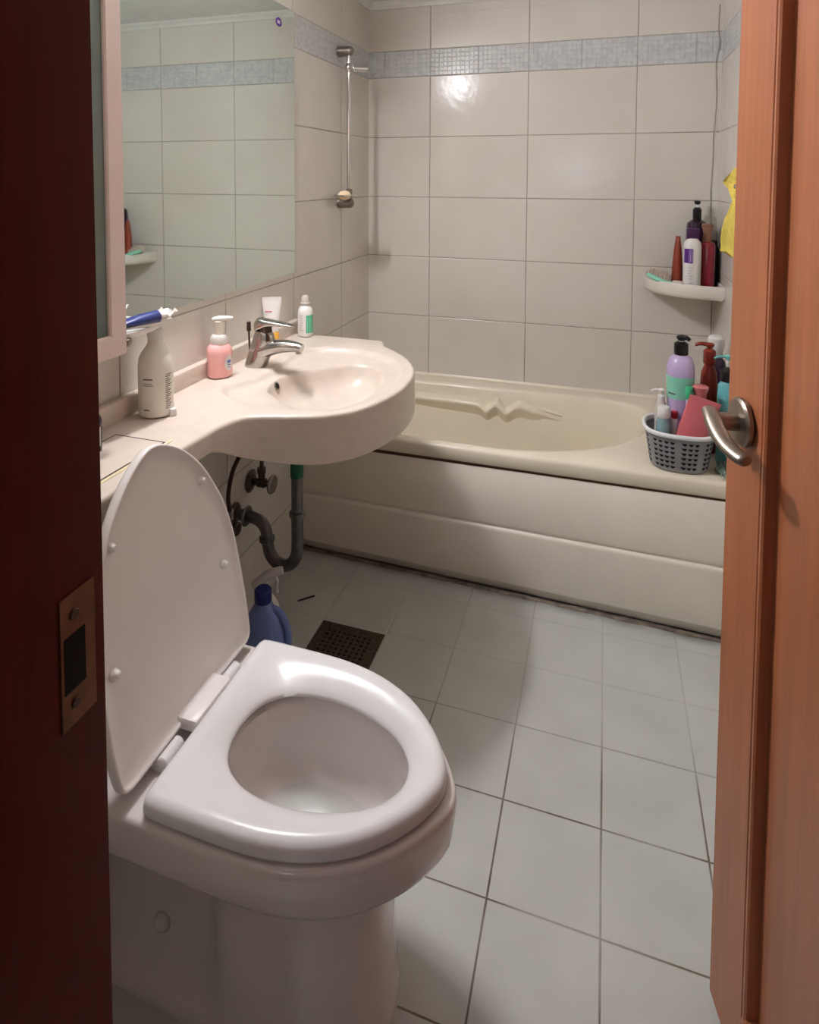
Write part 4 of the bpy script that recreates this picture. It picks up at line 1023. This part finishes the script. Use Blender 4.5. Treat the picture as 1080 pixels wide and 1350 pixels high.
# ------------------------------------------------------------------ towel on the right wall
hk = thing('towel_hook', 'small chrome hook on the right wall holding the yellow towel', 'hook', (W, .60, 1.29))
obj('hook', tube(spline([(W-.001, .60, 1.295), (W-.02, .60, 1.295), (W-.035, .60, 1.290), (W-.042, .60, 1.300), (W-.042, .60, 1.312)], 5), .004, 12), M['chrome'], hk)
obj('plate', cyl((W-.0005, .60, 1.295), (W-.006, .60, 1.295), .016, n=22, bev=.001), M['chrome'], hk)
def towel_loop(z, y0, y1, th, ph):
    out = []; n = 40
    for k in range(n):
        a = 2*PI*k/n; y = (y0+y1)/2+(y1-y0)/2*math.cos(a)
        s = math.sin(a)
        x = W-.006-th/2+(th/2)*math.copysign(abs(s)**.7, s)*(1 if s > 0 else 1)*(.75+.25*math.sin(ph+9*math.cos(a)))
        out.append(Vector((min(x, W-.002), y, z+.006*math.sin(5*math.cos(a)+ph))))
    return out
tw = thing('yellow_towel', 'bright yellow towel hanging from the hook beside the door edge', 'towel', (W-.04, .60, 1.09))
lps = [(1.086, .402, .948, .026, .2), (1.0905, .400, .954, .030, .3), (1.094, .402, .948, .026, .4), (1.13, .415, .915, .036, .8), (1.17, .445, .862, .042, 1.4), (1.205, .49, .785, .046, 2.0), (1.235, .53, .700, .046, 2.6), (1.258, .555, .650, .044, 3.1), (1.268, .56, .640, .040, 3.3)]
obj('lower_drape', loft([towel_loop(*q) for q in lps], True, True, True), M['towel'], tw, 70)
lps2 = [(1.262, .56, .642, .040, 3.3), (1.277, .54, .670, .044, 3.9), (1.295, .50, .775, .042, 4.5), (1.310, .47, .890, .030, 5.0), (1.318, .465, .945, .026, 5.2), (1.330, .46, .880, .034, 5.6), (1.350, .47, .735, .040, 6.1), (1.366, .50, .66, .030, 6.4)]
obj('upper_fold', loft([towel_loop(*q) for q in lps2], True, True, True), M['towel'], tw, 70)

# ------------------------------------------------------------------ camera, world, view
cam = bpy.data.cameras.new('camera'); co = bpy.data.objects.new('camera', cam); COL.objects.link(co)
f_, u0, v0 = 847.50154, 518.46654, 281.78066
yaw, pit, rol = 0.31994, -0.05544, 0.00326
fw_ = Vector((-math.sin(yaw)*math.cos(pit), math.cos(yaw)*math.cos(pit), math.sin(pit)))
rt = Vector((math.cos(yaw), math.sin(yaw), 0)); up = rt.cross(fw_)
r2 = rt*math.cos(rol)+up*math.sin(rol); u2 = -rt*math.sin(rol)+up*math.cos(rol)
co.matrix_world = Matrix(((r2.x, u2.x, -fw_.x, 1.01213), (r2.y, u2.y, -fw_.y, -1.51422), (r2.z, u2.z, -fw_.z, 1.32748), (0, 0, 0, 1)))
cam.sensor_fit = 'HORIZONTAL'; cam.sensor_width = 36.0; cam.lens = f_/1080*36.0
cam.shift_x = (540-u0)/1080; cam.shift_y = -(675-v0)/1080
cam.clip_start = 0.02
sc.camera = co
wd = bpy.data.worlds.new('world'); sc.world = wd; wd.use_nodes = True
wd.node_tree.nodes['Background'].inputs[0].default_value = (0.8, 0.85, 1.0, 1); wd.node_tree.nodes['Background'].inputs[1].default_value = 0.02
sc.view_settings.view_transform = 'Standard'; sc.view_settings.look = 'None'; sc.view_settings.gamma = 1.0; sc.view_settings.use_curve_mapping = False
sc.view_settings.exposure = 0.0
